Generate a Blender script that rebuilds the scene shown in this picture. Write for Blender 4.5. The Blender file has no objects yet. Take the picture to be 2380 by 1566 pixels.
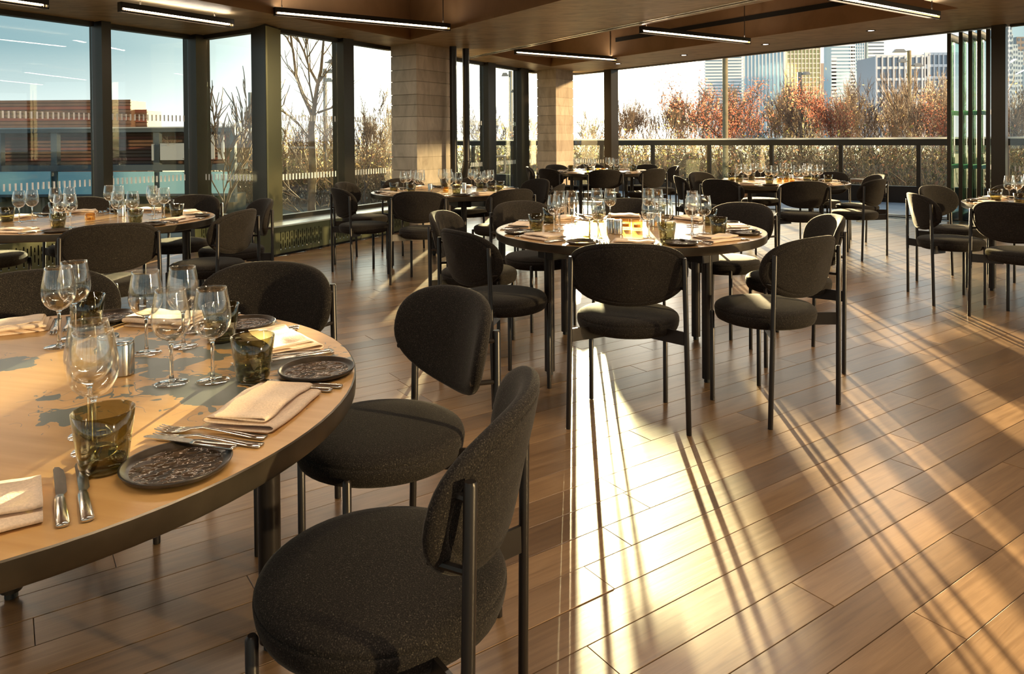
import bpy, math, random
from mathutils import Vector, Matrix
random.seed(7)
R = math.radians
scene = bpy.context.scene
col = scene.collection

# ------------------------------------------------------------------ camera
F, CY, ROLL, PIT, H = 1716.7, 343.9, 0.0073, 0.0132, 1.28
cam_d = bpy.data.cameras.new('camera'); cam = bpy.data.objects.new('camera', cam_d); col.objects.link(cam)
cam_d.sensor_fit = 'HORIZONTAL'; cam_d.sensor_width = 36.0; cam_d.lens = 36.0 * F / 2380
cam_d.shift_y = -(783 - CY) / 2380
cam_d.clip_start = 0.05; cam_d.clip_end = 3000
fw = Vector((0, math.cos(PIT), -math.sin(PIT))); up0 = Vector((0, math.sin(PIT), math.cos(PIT))); r0 = Vector((1, 0, 0))
rt = math.cos(ROLL) * r0 - math.sin(ROLL) * up0; up = math.cos(ROLL) * up0 + math.sin(ROLL) * r0
cam.matrix_world = Matrix(((rt.x, up.x, -fw.x, 0), (rt.y, up.y, -fw.y, 0), (rt.z, up.z, -fw.z, H), (0, 0, 0, 1)))
scene.camera = cam

# ------------------------------------------------------------------ world, sun, exposure
SUN_AZ, SUN_EL = 4.8, 6.3            # degrees from +Y towards +X, above the horizon
sd = Vector((math.sin(R(SUN_AZ)) * math.cos(R(SUN_EL)), math.cos(R(SUN_AZ)) * math.cos(R(SUN_EL)), math.sin(R(SUN_EL))))
world = bpy.data.worlds.new('world'); scene.world = world; world.use_nodes = True
nt = world.node_tree; nt.nodes.clear()
N_ = nt.nodes.new; L_ = nt.links.new
def w_math(op, a, b=None, clamp=False):
    n = N_('ShaderNodeMath'); n.operation = op; n.use_clamp = clamp
    for i, v in enumerate((a, b)):
        if v is None: continue
        if isinstance(v, (int, float)): n.inputs[i].default_value = v
        else: L_(v, n.inputs[i])
    return n.outputs[0]
tcw = N_('ShaderNodeTexCoord'); nrm = N_('ShaderNodeVectorMath'); nrm.operation = 'NORMALIZE'; L_(tcw.outputs['Generated'], nrm.inputs[0])
sep = N_('ShaderNodeSeparateXYZ'); L_(nrm.outputs[0], sep.inputs[0])
dt = N_('ShaderNodeVectorMath'); dt.operation = 'DOT_PRODUCT'; L_(nrm.outputs[0], dt.inputs[0]); dt.inputs[1].default_value = tuple(sd)
cosun = w_math('MAXIMUM', dt.outputs['Value'], 0.0)
rp_ = N_('ShaderNodeValToRGB'); el = rp_.color_ramp.elements
SKY = ((0.0, (0.98, 0.97, 0.93)), (0.04, (0.74, 0.81, 0.80)), (0.11, (0.29, 0.44, 0.49)), (0.40, (0.21, 0.36, 0.48)), (1.0, (0.15, 0.28, 0.46)))
el[0].position, el[0].color = SKY[0][0], (*SKY[0][1], 1); el[1].position, el[1].color = 1.0, (*SKY[-1][1], 1)
for p_, c_ in SKY[1:-1]: e_ = el.new(p_); e_.color = (*c_, 1)
L_(w_math('MAXIMUM', sep.outputs[2], 0.0), rp_.inputs[0])
halo = w_math('ADD', w_math('MULTIPLY', w_math('POWER', cosun, 30.0), 5.0), w_math('MULTIPLY', w_math('POWER', cosun, 14.0), 1.3))
hc = N_('ShaderNodeVectorMath'); hc.operation = 'SCALE'; hc.inputs[0].default_value = (1.0, 0.90, 0.70); L_(halo, hc.inputs['Scale'])
sm = N_('ShaderNodeVectorMath'); sm.operation = 'ADD'; L_(rp_.outputs[0], sm.inputs[0]); L_(hc.outputs[0], sm.inputs[1])
bg = N_('ShaderNodeBackground'); bg.inputs['Strength'].default_value = 0.92; wo = N_('ShaderNodeOutputWorld')
L_(sm.outputs[0], bg.inputs[0]); L_(bg.outputs[0], wo.inputs[0])
def sun_lamp(name, az, el, strength, colour, angle):
    l = bpy.data.lights.new(name, 'SUN'); l.energy = strength; l.color = colour; l.angle = R(angle)
    o = bpy.data.objects.new(name, l); col.objects.link(o)
    d = Vector((math.sin(R(az)) * math.cos(R(el)), math.cos(R(az)) * math.cos(R(el)), math.sin(R(el))))
    o.rotation_euler = d.to_track_quat('Z', 'Y').to_euler(); o.location = d * 60
    return o
sun_lamp('sun', SUN_AZ, SUN_EL, 35.0, (1.0, 0.79, 0.43), 0.6)
sun_lamp('sun_glint_from_towers', 22.0, 4.6, 1.6, (1.0, 0.84, 0.5), 1.5)      # sun thrown back by the glass towers
sun_lamp('sun_glint_from_windows', 114.0, 6.5, 3.8, (1.0, 0.70, 0.38), 1.2)   # sun thrown back by glazing across the street
vs = scene.view_settings
vs.view_transform = 'Standard'; vs.look = 'None'; vs.exposure = 0.64; vs.gamma = 1.0; vs.use_curve_mapping = False
try:
    scene.cycles.transparent_max_bounces = 64; scene.cycles.max_bounces = 10
    scene.cycles.sample_clamp_indirect = 6.0
    scene.cycles.caustics_reflective = False; scene.cycles.caustics_refractive = False
except Exception: pass

# ------------------------------------------------------------------ materials
MATS = {}
def newmat(name):
    m = bpy.data.materials.new(name); m.use_nodes = True; MATS[name] = m
    return m, m.node_tree.nodes, m.node_tree.links, m.node_tree.nodes['Principled BSDF']
def node(ns, typ, **kw):
    n = ns.new(typ)
    for k, v in kw.items(): setattr(n, k, v)
    return n
def ramp(ns, stops):
    r = ns.new('ShaderNodeValToRGB'); e = r.color_ramp.elements
    while len(e) > 1: e.remove(e[-1])
    e[0].position = stops[0][0]; e[0].color = (*stops[0][1], 1)
    for p, c in stops[1:]:
        x = e.new(p); x.color = (*c, 1)
    return r
def plain(name, colour, rough=0.5, metal=0.0, spec=0.5, noise=None, bump=0.0, nscale=20.0, sheen=0.0):
    m, ns, ls, b = newmat(name)
    b.inputs['Base Color'].default_value = (*colour, 1); b.inputs['Roughness'].default_value = rough
    b.inputs['Metallic'].default_value = metal; b.inputs['Specular IOR Level'].default_value = spec
    if sheen: b.inputs['Sheen Weight'].default_value = sheen; b.inputs['Sheen Roughness'].default_value = 0.45
    if noise or bump:
        tc = ns.new('ShaderNodeTexCoord'); n = ns.new('ShaderNodeTexNoise'); n.inputs['Scale'].default_value = nscale; n.inputs['Detail'].default_value = 6
        ls.new(tc.outputs['Object'], n.inputs['Vector'])
        if noise:
            k = noise; rp = ramp(ns, [(0.3, tuple(c * (1 - k) for c in colour)), (0.7, tuple(min(1, c * (1 + k)) for c in colour))])
            ls.new(n.outputs[0], rp.inputs[0]); ls.new(rp.outputs[0], b.inputs['Base Color'])
        if bump:
            bp = ns.new('ShaderNodeBump'); bp.inputs['Strength'].default_value = bump; bp.inputs['Distance'].default_value = 0.002
            ls.new(n.outputs[0], bp.inputs['Height']); ls.new(bp.outputs[0], b.inputs['Normal'])
    return m
def glassy(name, tint, rough=0.02, ior=1.45, refl=1.0, power=4.0):
    m, ns, ls, b = newmat(name); ns.remove(b)
    out = ns['Material Output']
    tr = ns.new('ShaderNodeBsdfTransparent'); tr.inputs[0].default_value = (*tint, 1)
    gl = ns.new('ShaderNodeBsdfGlossy'); gl.inputs['Roughness'].default_value = rough; gl.inputs[0].default_value = (refl, refl, refl, 1)
    lw = ns.new('ShaderNodeLayerWeight'); lw.inputs[0].default_value = 0.5
    p5 = ns.new('ShaderNodeMath'); p5.operation = 'POWER'; p5.inputs[1].default_value = power; ls.new(lw.outputs['Facing'], p5.inputs[0])
    f0 = ((ior - 1) / (ior + 1)) ** 2; fr = ns.new('ShaderNodeMath'); fr.operation = 'MULTIPLY_ADD'; fr.inputs[1].default_value = 1 - f0; fr.inputs[2].default_value = f0; ls.new(p5.outputs[0], fr.inputs[0])
    mx = ns.new('ShaderNodeMixShader'); ls.new(fr.outputs[0], mx.inputs[0]); ls.new(tr.outputs[0], mx.inputs[1]); ls.new(gl.outputs[0], mx.inputs[2]); ls.new(mx.outputs[0], out.inputs[0])
    return m
def emit(name, colour, strength):
    m, ns, ls, b = newmat(name); b.inputs['Emission Color'].default_value = (*colour, 1); b.inputs['Emission Strength'].default_value = strength
    b.inputs['Base Color'].default_value = (*colour, 1); return m

# oak planks: tint attribute varies each board, grain runs along the board
m, ns, ls, b = newmat('oak')
at_ = node(ns, 'ShaderNodeAttribute', attribute_name='tint'); geo = ns.new('ShaderNodeNewGeometry')
mp = ns.new('ShaderNodeMapping'); mp.vector_type = 'POINT'; mp.inputs['Rotation'].default_value = (0, 0, R(-34.6)); ls.new(geo.outputs['Position'], mp.inputs['Vector'])
ad = node(ns, 'ShaderNodeVectorMath', operation='ADD'); sc_ = node(ns, 'ShaderNodeVectorMath', operation='SCALE'); sc_.inputs['Scale'].default_value = 37.0
ls.new(at_.outputs['Vector'], sc_.inputs[0]); ls.new(mp.outputs[0], ad.inputs[0]); ls.new(sc_.outputs[0], ad.inputs[1])
st = node(ns, 'ShaderNodeVectorMath', operation='MULTIPLY'); st.inputs[1].default_value = (1.6, 34, 1); ls.new(ad.outputs[0], st.inputs[0])
n1 = ns.new('ShaderNodeTexNoise'); n1.inputs['Scale'].default_value = 1.6; n1.inputs['Detail'].default_value = 8; n1.inputs['Roughness'].default_value = 0.62; n1.inputs['Distortion'].default_value = 0.6; ls.new(st.outputs[0], n1.inputs['Vector'])
st2 = node(ns, 'ShaderNodeVectorMath', operation='MULTIPLY'); st2.inputs[1].default_value = (1.2, 4.5, 1); ls.new(ad.outputs[0], st2.inputs[0])
n2 = ns.new('ShaderNodeTexNoise'); n2.inputs['Scale'].default_value = 1.3; n2.inputs['Detail'].default_value = 4; n2.inputs['Distortion'].default_value = 1.5; ls.new(st2.outputs[0], n2.inputs['Vector'])
c1 = ramp(ns, [(0.22, (0.165, 0.096, 0.046)), (0.5, (0.255, 0.156, 0.078)), (0.8, (0.32, 0.205, 0.108))]); ls.new(n1.outputs[0], c1.inputs[0])
c2 = ramp(ns, [(0.3, (0.62, 0.55, 0.48)), (0.65, (1.05, 1.0, 0.95))]); ls.new(n2.outputs[0], c2.inputs[0])
mu = node(ns, 'ShaderNodeMix', data_type='RGBA', blend_type='MULTIPLY'); mu.inputs[0].default_value = 0.6; ls.new(c1.outputs[0], mu.inputs[6]); ls.new(c2.outputs[0], mu.inputs[7])
c3 = ramp(ns, [(0.0, (0.62, 0.58, 0.55)), (1.0, (1.22, 1.18, 1.12))]); ls.new(at_.outputs['Fac'], c3.inputs[0])
mu2 = node(ns, 'ShaderNodeMix', data_type='RGBA', blend_type='MULTIPLY'); mu2.inputs[0].default_value = 1.0; ls.new(mu.outputs[2], mu2.inputs[6]); ls.new(c3.outputs[0], mu2.inputs[7]); ls.new(mu2.outputs[2], b.inputs['Base Color'])
rr = ramp(ns, [(0.2, (0.27,) * 3), (0.8, (0.34,) * 3)]); ls.new(n1.outputs[0], rr.inputs[0]); ls.new(rr.outputs[0], b.inputs['Roughness'])
bp = ns.new('ShaderNodeBump'); bp.inputs['Strength'].default_value = 0.16; bp.inputs['Distance'].default_value = 0.0016; b.inputs['Coat Weight'].default_value = 0.45; b.inputs['Coat Roughness'].default_value = 0.26; ls.new(n1.outputs[0], bp.inputs['Height']); ls.new(bp.outputs[0], b.inputs['Normal'])

# wool upholstery with pale flecks
m, ns, ls, b = newmat('wool')
tc = ns.new('ShaderNodeTexCoord'); n1 = ns.new('ShaderNodeTexNoise'); n1.inputs['Scale'].default_value = 420; n1.inputs['Detail'].default_value = 3; ls.new(tc.outputs['Object'], n1.inputs['Vector'])
c1 = ramp(ns, [(0.30, (0.0075, 0.006, 0.005)), (0.55, (0.0195, 0.0155, 0.0128)), (0.66, (0.048, 0.038, 0.029)), (0.74, (0.13, 0.11, 0.08))]); ls.new(n1.outputs[0], c1.inputs[0]); ls.new(c1.outputs[0], b.inputs['Base Color'])
b.inputs['Roughness'].default_value = 0.92; b.inputs['Specular IOR Level'].default_value = 0.15
b.inputs['Sheen Weight'].default_value = 0.16; b.inputs['Sheen Roughness'].default_value = 0.30; b.inputs['Sheen Tint'].default_value = (0.85, 0.78, 0.66, 1)
bp = ns.new('ShaderNodeBump'); bp.inputs['Strength'].default_value = 0.6; bp.inputs['Distance'].default_value = 0.0015; ls.new(n1.outputs[0], bp.inputs['Height']); ls.new(bp.outputs[0], b.inputs['Normal'])

# plaster ceiling, mottled trowel marks
def plaster(name, lo, hi, rough, scale=(1.2, 3.2, 1.2)):
    m, ns, ls, b = newmat(name)
    g = ns.new('ShaderNodeNewGeometry'); mp = ns.new('ShaderNodeMapping'); mp.inputs['Rotation'].default_value = (0, 0, R(-40)); mp.inputs['Scale'].default_value = scale; ls.new(g.outputs['Position'], mp.inputs[0])
    n = ns.new('ShaderNodeTexNoise'); n.inputs['Scale'].default_value = 2.2; n.inputs['Detail'].default_value = 9; n.inputs['Roughness'].default_value = 0.6; n.inputs['Distortion'].default_value = 1.2; ls.new(mp.outputs[0], n.inputs['Vector'])
    r = ramp(ns, [(0.3, lo), (0.62, hi)]); ls.new(n.outputs[0], r.inputs[0]); ls.new(r.outputs[0], b.inputs['Base Color'])
    b.inputs['Roughness'].default_value = rough
    bp = ns.new('ShaderNodeBump'); bp.inputs['Strength'].default_value = 0.25; bp.inputs['Distance'].default_value = 0.01; ls.new(n.outputs[0], bp.inputs['Height']); ls.new(bp.outputs[0], b.inputs['Normal'])
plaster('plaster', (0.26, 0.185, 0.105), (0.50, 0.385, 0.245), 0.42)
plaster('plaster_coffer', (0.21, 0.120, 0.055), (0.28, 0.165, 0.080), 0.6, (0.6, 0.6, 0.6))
plaster('concrete', (0.42, 0.34, 0.245), (0.62, 0.52, 0.39), 0.75, (2.5, 2.5, 1.0))
m = MATS['concrete']; ns, ls = m.node_tree.nodes, m.node_tree.links; b = ns['Principled BSDF']; cr_ = ns['Color Ramp']
ta = node(ns, 'ShaderNodeAttribute', attribute_name='tint'); tr_ = ramp(ns, [(0.0, (0.78, 0.77, 0.75)), (1.0, (1.1, 1.1, 1.1))]); ls.new(ta.outputs['Fac'], tr_.inputs[0])
mm = node(ns, 'ShaderNodeMix', data_type='RGBA', blend_type='MULTIPLY'); mm.inputs[0].default_value = 1.0; ls.new(cr_.outputs[0], mm.inputs[6]); ls.new(tr_.outputs[0], mm.inputs[7]); ls.new(mm.outputs[2], b.inputs['Base Color'])

# printed table top: honey lacquer with a blue-grey botanical silhouette
m, ns, ls, b = newmat('printed_top')
tc = ns.new('ShaderNodeTexCoord')
sx_ = ns.new('ShaderNodeSeparateXYZ'); ls.new(tc.outputs['Object'], sx_.inputs[0]); flat = ns.new('ShaderNodeCombineXYZ'); ls.new(sx_.outputs[0], flat.inputs[0]); ls.new(sx_.outputs[1], flat.inputs[1])
best = None
for (bx_, by_, br_) in ((0.40, 0.16, 0.16), (0.53, 0.12, 0.13), (0.22, 0.29, 0.15), (0.07, 0.62, 0.13), (0.20, 0.68, 0.10), (0.03, 0.46, 0.13), (0.50, 0.36, 0.15), (0.30, 0.50, 0.10), (0.27, -0.05, 0.085), (0.17, 0.02, 0.055), (-0.16, 0.18, 0.09), (-0.35, -0.30, 0.20), (-0.45, 0.25, 0.12), (0.05, -0.45, 0.12)):
    ds = node(ns, 'ShaderNodeVectorMath', operation='DISTANCE'); ds.inputs[1].default_value = (bx_, by_, 0); ls.new(flat.outputs[0], ds.inputs[0])
    dv = node(ns, 'ShaderNodeMath', operation='DIVIDE'); dv.inputs[1].default_value = br_; ls.new(ds.outputs['Value'], dv.inputs[0])
    if best is None: best = dv
    else:
        mn_ = node(ns, 'ShaderNodeMath', operation='MINIMUM'); ls.new(best.outputs[0], mn_.inputs[0]); ls.new(dv.outputs[0], mn_.inputs[1]); best = mn_
vo = ns.new('ShaderNodeTexVoronoi'); vo.inputs['Scale'].default_value = 26; ls.new(flat.outputs[0], vo.inputs['Vector'])
nf = ns.new('ShaderNodeTexNoise'); nf.inputs['Scale'].default_value = 9; nf.inputs['Detail'].default_value = 3; nf.inputs['Distortion'].default_value = 1.2; ls.new(flat.outputs[0], nf.inputs['Vector'])
m1 = node(ns, 'ShaderNodeMath', operation='MULTIPLY_ADD'); m1.inputs[1].default_value = 2.4; ls.new(nf.outputs[0], m1.inputs[0]); ls.new(best.outputs[0], m1.inputs[2])
m2 = node(ns, 'ShaderNodeMath', operation='MULTIPLY_ADD'); m2.inputs[1].default_value = 0.55; ls.new(vo.outputs['Distance'], m2.inputs[0]); ls.new(m1.outputs[0], m2.inputs[2])
# fine branch lines: thin iso-lines of a stretched noise around the leaf clusters
nl = ns.new('ShaderNodeTexNoise'); nl.inputs['Scale'].default_value = 5.5; nl.inputs['Detail'].default_value = 2; nl.inputs['Distortion'].default_value = 2.0; ls.new(flat.outputs[0], nl.inputs['Vector'])
la_ = node(ns, 'ShaderNodeMath', operation='SUBTRACT'); la_.inputs[1].default_value = 0.5; ls.new(nl.outputs[0], la_.inputs[0]); lb_ = node(ns, 'ShaderNodeMath', operation='ABSOLUTE'); ls.new(la_.outputs[0], lb_.inputs[0])
lc_ = node(ns, 'ShaderNodeMath', operation='LESS_THAN'); lc_.inputs[1].default_value = 0.0055; ls.new(lb_.outputs[0], lc_.inputs[0])
ld_ = node(ns, 'ShaderNodeMath', operation='LESS_THAN'); ld_.inputs[1].default_value = 2.35; ls.new(m1.outputs[0], ld_.inputs[0]); le_ = node(ns, 'ShaderNodeMath', operation='MULTIPLY'); ls.new(lc_.outputs[0], le_.inputs[0]); ls.new(ld_.outputs[0], le_.inputs[1])
lt = node(ns, 'ShaderNodeMath', operation='LESS_THAN'); lt.inputs[1].default_value = 2.12; ls.new(m2.outputs[0], lt.inputs[0])
thr = node(ns, 'ShaderNodeMath', operation='MAXIMUM'); ls.new(lt.outputs[0], thr.inputs[0]); ls.new(le_.outputs[0], thr.inputs[1])
ng = ns.new('ShaderNodeTexNoise'); ng.inputs['Scale'].default_value = 3; ng.inputs['Detail'].default_value = 8
mg = ns.new('ShaderNodeMapping'); mg.inputs['Scale'].default_value = (1, 14, 1); ls.new(tc.outputs['Object'], mg.inputs[0]); ls.new(mg.outputs[0], ng.inputs['Vector'])
hon = ramp(ns, [(0.3, (0.50, 0.27, 0.085)), (0.7, (0.60, 0.35, 0.13))]); ls.new(ng.outputs[0], hon.inputs[0])
mx = node(ns, 'ShaderNodeMix', data_type='RGBA'); ls.new(thr.outputs[0], mx.inputs[0]); ls.new(hon.outputs[0], mx.inputs[6]); mx.inputs[7].default_value = (0.115, 0.125, 0.105, 1); ls.new(mx.outputs[2], b.inputs['Base Color'])
b.inputs['Roughness'].default_value = 0.32
# plain honey top with grain
m, ns, ls, b = newmat('honey_top')
tc = ns.new('ShaderNodeTexCoord'); mg = ns.new('ShaderNodeMapping'); mg.inputs['Scale'].default_value = (1.5, 22, 1); ls.new(tc.outputs['Object'], mg.inputs[0])
ng = ns.new('ShaderNodeTexNoise'); ng.inputs['Scale'].default_value = 2; ng.inputs['Detail'].default_value = 8; ls.new(mg.outputs[0], ng.inputs['Vector'])
hon = ramp(ns, [(0.3, (0.34, 0.19, 0.075)), (0.7, (0.52, 0.31, 0.13))]); ls.new(ng.outputs[0], hon.inputs[0]); ls.new(hon.outputs[0], b.inputs['Base Color']); b.inputs['Roughness'].default_value = 0.24

plain('bronze_black', (0.030, 0.024, 0.020), 0.32, 0.6, 0.5)
plain('table_band', (0.10, 0.080, 0.055), 0.30, 0.75, 0.5, noise=0.3, nscale=9)
plain('mullion', (0.040, 0.033, 0.024), 0.38, 0.7, 0.5)
plain('brass_panel', (0.30, 0.27, 0.13), 0.36, 0.85, 0.5)
plain('cabinet_metal', (0.125, 0.125, 0.062), 0.40, 0.55, 0.5, noise=0.12, nscale=5)
plain('sill_metal', (0.86, 0.82, 0.70), 0.26, 0.85, 0.5)
plain('dark_void', (0.012, 0.010, 0.008), 0.9)
plain('duct_black', (0.022, 0.018, 0.014), 0.35, 0.4)
plain('steel', (0.55, 0.53, 0.50), 0.22, 1.0)
plain('cutlery', (0.62, 0.58, 0.52), 0.20, 1.0)
plain('napkin', (0.76, 0.57, 0.40), 0.95, 0, 0.2, noise=0.10, bump=0.5, nscale=260, sheen=0.3)
plain('stoneware', (0.040, 0.030, 0.022), 0.30, 0.25, 0.6, noise=0.4, bump=0.0, nscale=40)
plain('stoneware_well', (0.12, 0.080, 0.050), 0.17, 0.45, 0.7, noise=0.35, bump=1.0, nscale=48)
MATS['stoneware_well'].node_tree.nodes['Noise Texture'].inputs['Detail'].default_value = 1.5
MATS['stoneware_well'].node_tree.nodes['Bump'].inputs['Distance'].default_value = 0.022
plain('rubber', (0.01, 0.01, 0.01), 0.8)
plain('wax', (0.85, 0.72, 0.45), 0.5)
plain('paver', (0.36, 0.38, 0.40), 0.55, noise=0.12, nscale=6)
plain('bark', (0.17, 0.125, 0.095), 0.9, noise=0.3, nscale=8)
plain('bark_pale', (0.27, 0.20, 0.135), 0.9, noise=0.3, nscale=8)
plain('soil', (0.20, 0.165, 0.10), 1.0, noise=0.35, nscale=1.5)
plain('twig', (0.30, 0.22, 0.14), 0.9, noise=0.3, nscale=5)
plain('pole_wood', (0.34, 0.29, 0.17), 0.8, noise=0.2, nscale=4)
plain('lamp_grey', (0.30, 0.31, 0.30), 0.5, 0.3)
plain('timber', (0.24, 0.12, 0.055), 0.6, noise=0.25, nscale=6)
plain('rail_metal', (0.035, 0.030, 0.022), 0.35, 0.6)
m, ns, ls, b = newmat('cap_highlight'); b.inputs['Base Color'].default_value = (0.7, 0.7, 0.68, 1); b.inputs['Roughness'].default_value = 0.4  # pale translucent mix imitates the bright highlight line along the rail
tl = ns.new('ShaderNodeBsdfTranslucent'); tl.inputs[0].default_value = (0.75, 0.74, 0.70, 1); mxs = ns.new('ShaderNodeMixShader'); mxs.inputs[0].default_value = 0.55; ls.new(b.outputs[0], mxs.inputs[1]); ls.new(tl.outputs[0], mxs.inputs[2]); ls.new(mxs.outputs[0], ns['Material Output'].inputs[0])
plain('clad_brown', (0.16, 0.085, 0.05), 0.7, noise=0.3, nscale=2)
plain('clad_red', (0.22, 0.075, 0.045), 0.7, noise=0.2, nscale=2)
plain('slab_blue', (0.075, 0.09, 0.095), 0.6)
plain('balcony_blue', (0.34, 0.60, 0.64), 0.3)
plain('planter_grey', (0.42, 0.42, 0.40), 0.7)
plain('conc_pale', (0.50, 0.49, 0.46), 0.8)
plain('tower_pale', (0.80, 0.82, 0.84), 0.6)  # pale tower walls: distant haze put into the base colour
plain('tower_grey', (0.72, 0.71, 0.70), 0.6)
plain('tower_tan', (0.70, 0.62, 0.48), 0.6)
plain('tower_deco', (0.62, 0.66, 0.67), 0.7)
plain('tower_brown', (0.36, 0.27, 0.22), 0.8)
plain('tower_glass_blue', (0.42, 0.56, 0.62), 0.12, 0.4)
plain('tower_glass_dark', (0.26, 0.29, 0.33), 0.15, 0.4)
plain('tower_glass_glint', (0.72, 0.55, 0.24), 0.10, 0.9)  # golden sun glint put into the glass colour
for nm, cc in (('leaf_red', (0.21, 0.070, 0.050)), ('leaf_rust', (0.28, 0.135, 0.085)), ('leaf_green', (0.17, 0.16, 0.065)), ('leaf_pale', (0.42, 0.30, 0.15))):
    m, ns, ls, b = newmat(nm); b.inputs['Base Color'].default_value = (*cc, 1); b.inputs['Roughness'].default_value = 0.8
    tl = ns.new('ShaderNodeBsdfTranslucent'); tl.inputs[0].default_value = (*[min(1, c * 1.5) for c in cc], 1); mxs = ns.new('ShaderNodeMixShader'); mxs.inputs[0].default_value = 0.5
    ls.new(b.outputs[0], mxs.inputs[1]); ls.new(tl.outputs[0], mxs.inputs[2]); ls.new(mxs.outputs[0], ns['Material Output'].inputs[0])
glassy('pane', (0.86, 0.90, 0.89), 0.005, 1.45)
glassy('pane_door', (0.62, 0.80, 0.70), 0.01, 1.45)
glassy('wine_glass', (0.975, 0.975, 0.965), 0.05, 1.7, 1.0, 2.6)
m, ns, ls, b = newmat('solid_glass'); b.inputs['Transmission Weight'].default_value = 1.0; b.inputs['Roughness'].default_value = 0.02; b.inputs['IOR'].default_value = 1.48; b.inputs['Base Color'].default_value = (1, 1, 1, 1)
glassy('olive_glass', (0.63, 0.61, 0.47), 0.05, 1.6, 1.0, 3.0)
glassy('olive_glass_base', (0.34, 0.31, 0.19), 0.05, 1.6, 1.0, 3.0)
glassy('amber_glass', (0.95, 0.80, 0.55), 0.03, 1.5)
plain('marking', (0.92, 0.92, 0.90), 0.6)
emit('led', (1.0, 0.80, 0.55), 30.0)
emit('led_spot', (1.0, 0.92, 0.8), 9.0)
plain('led_louver', (0.30, 0.16, 0.04), 0.35, 0.7)

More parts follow.
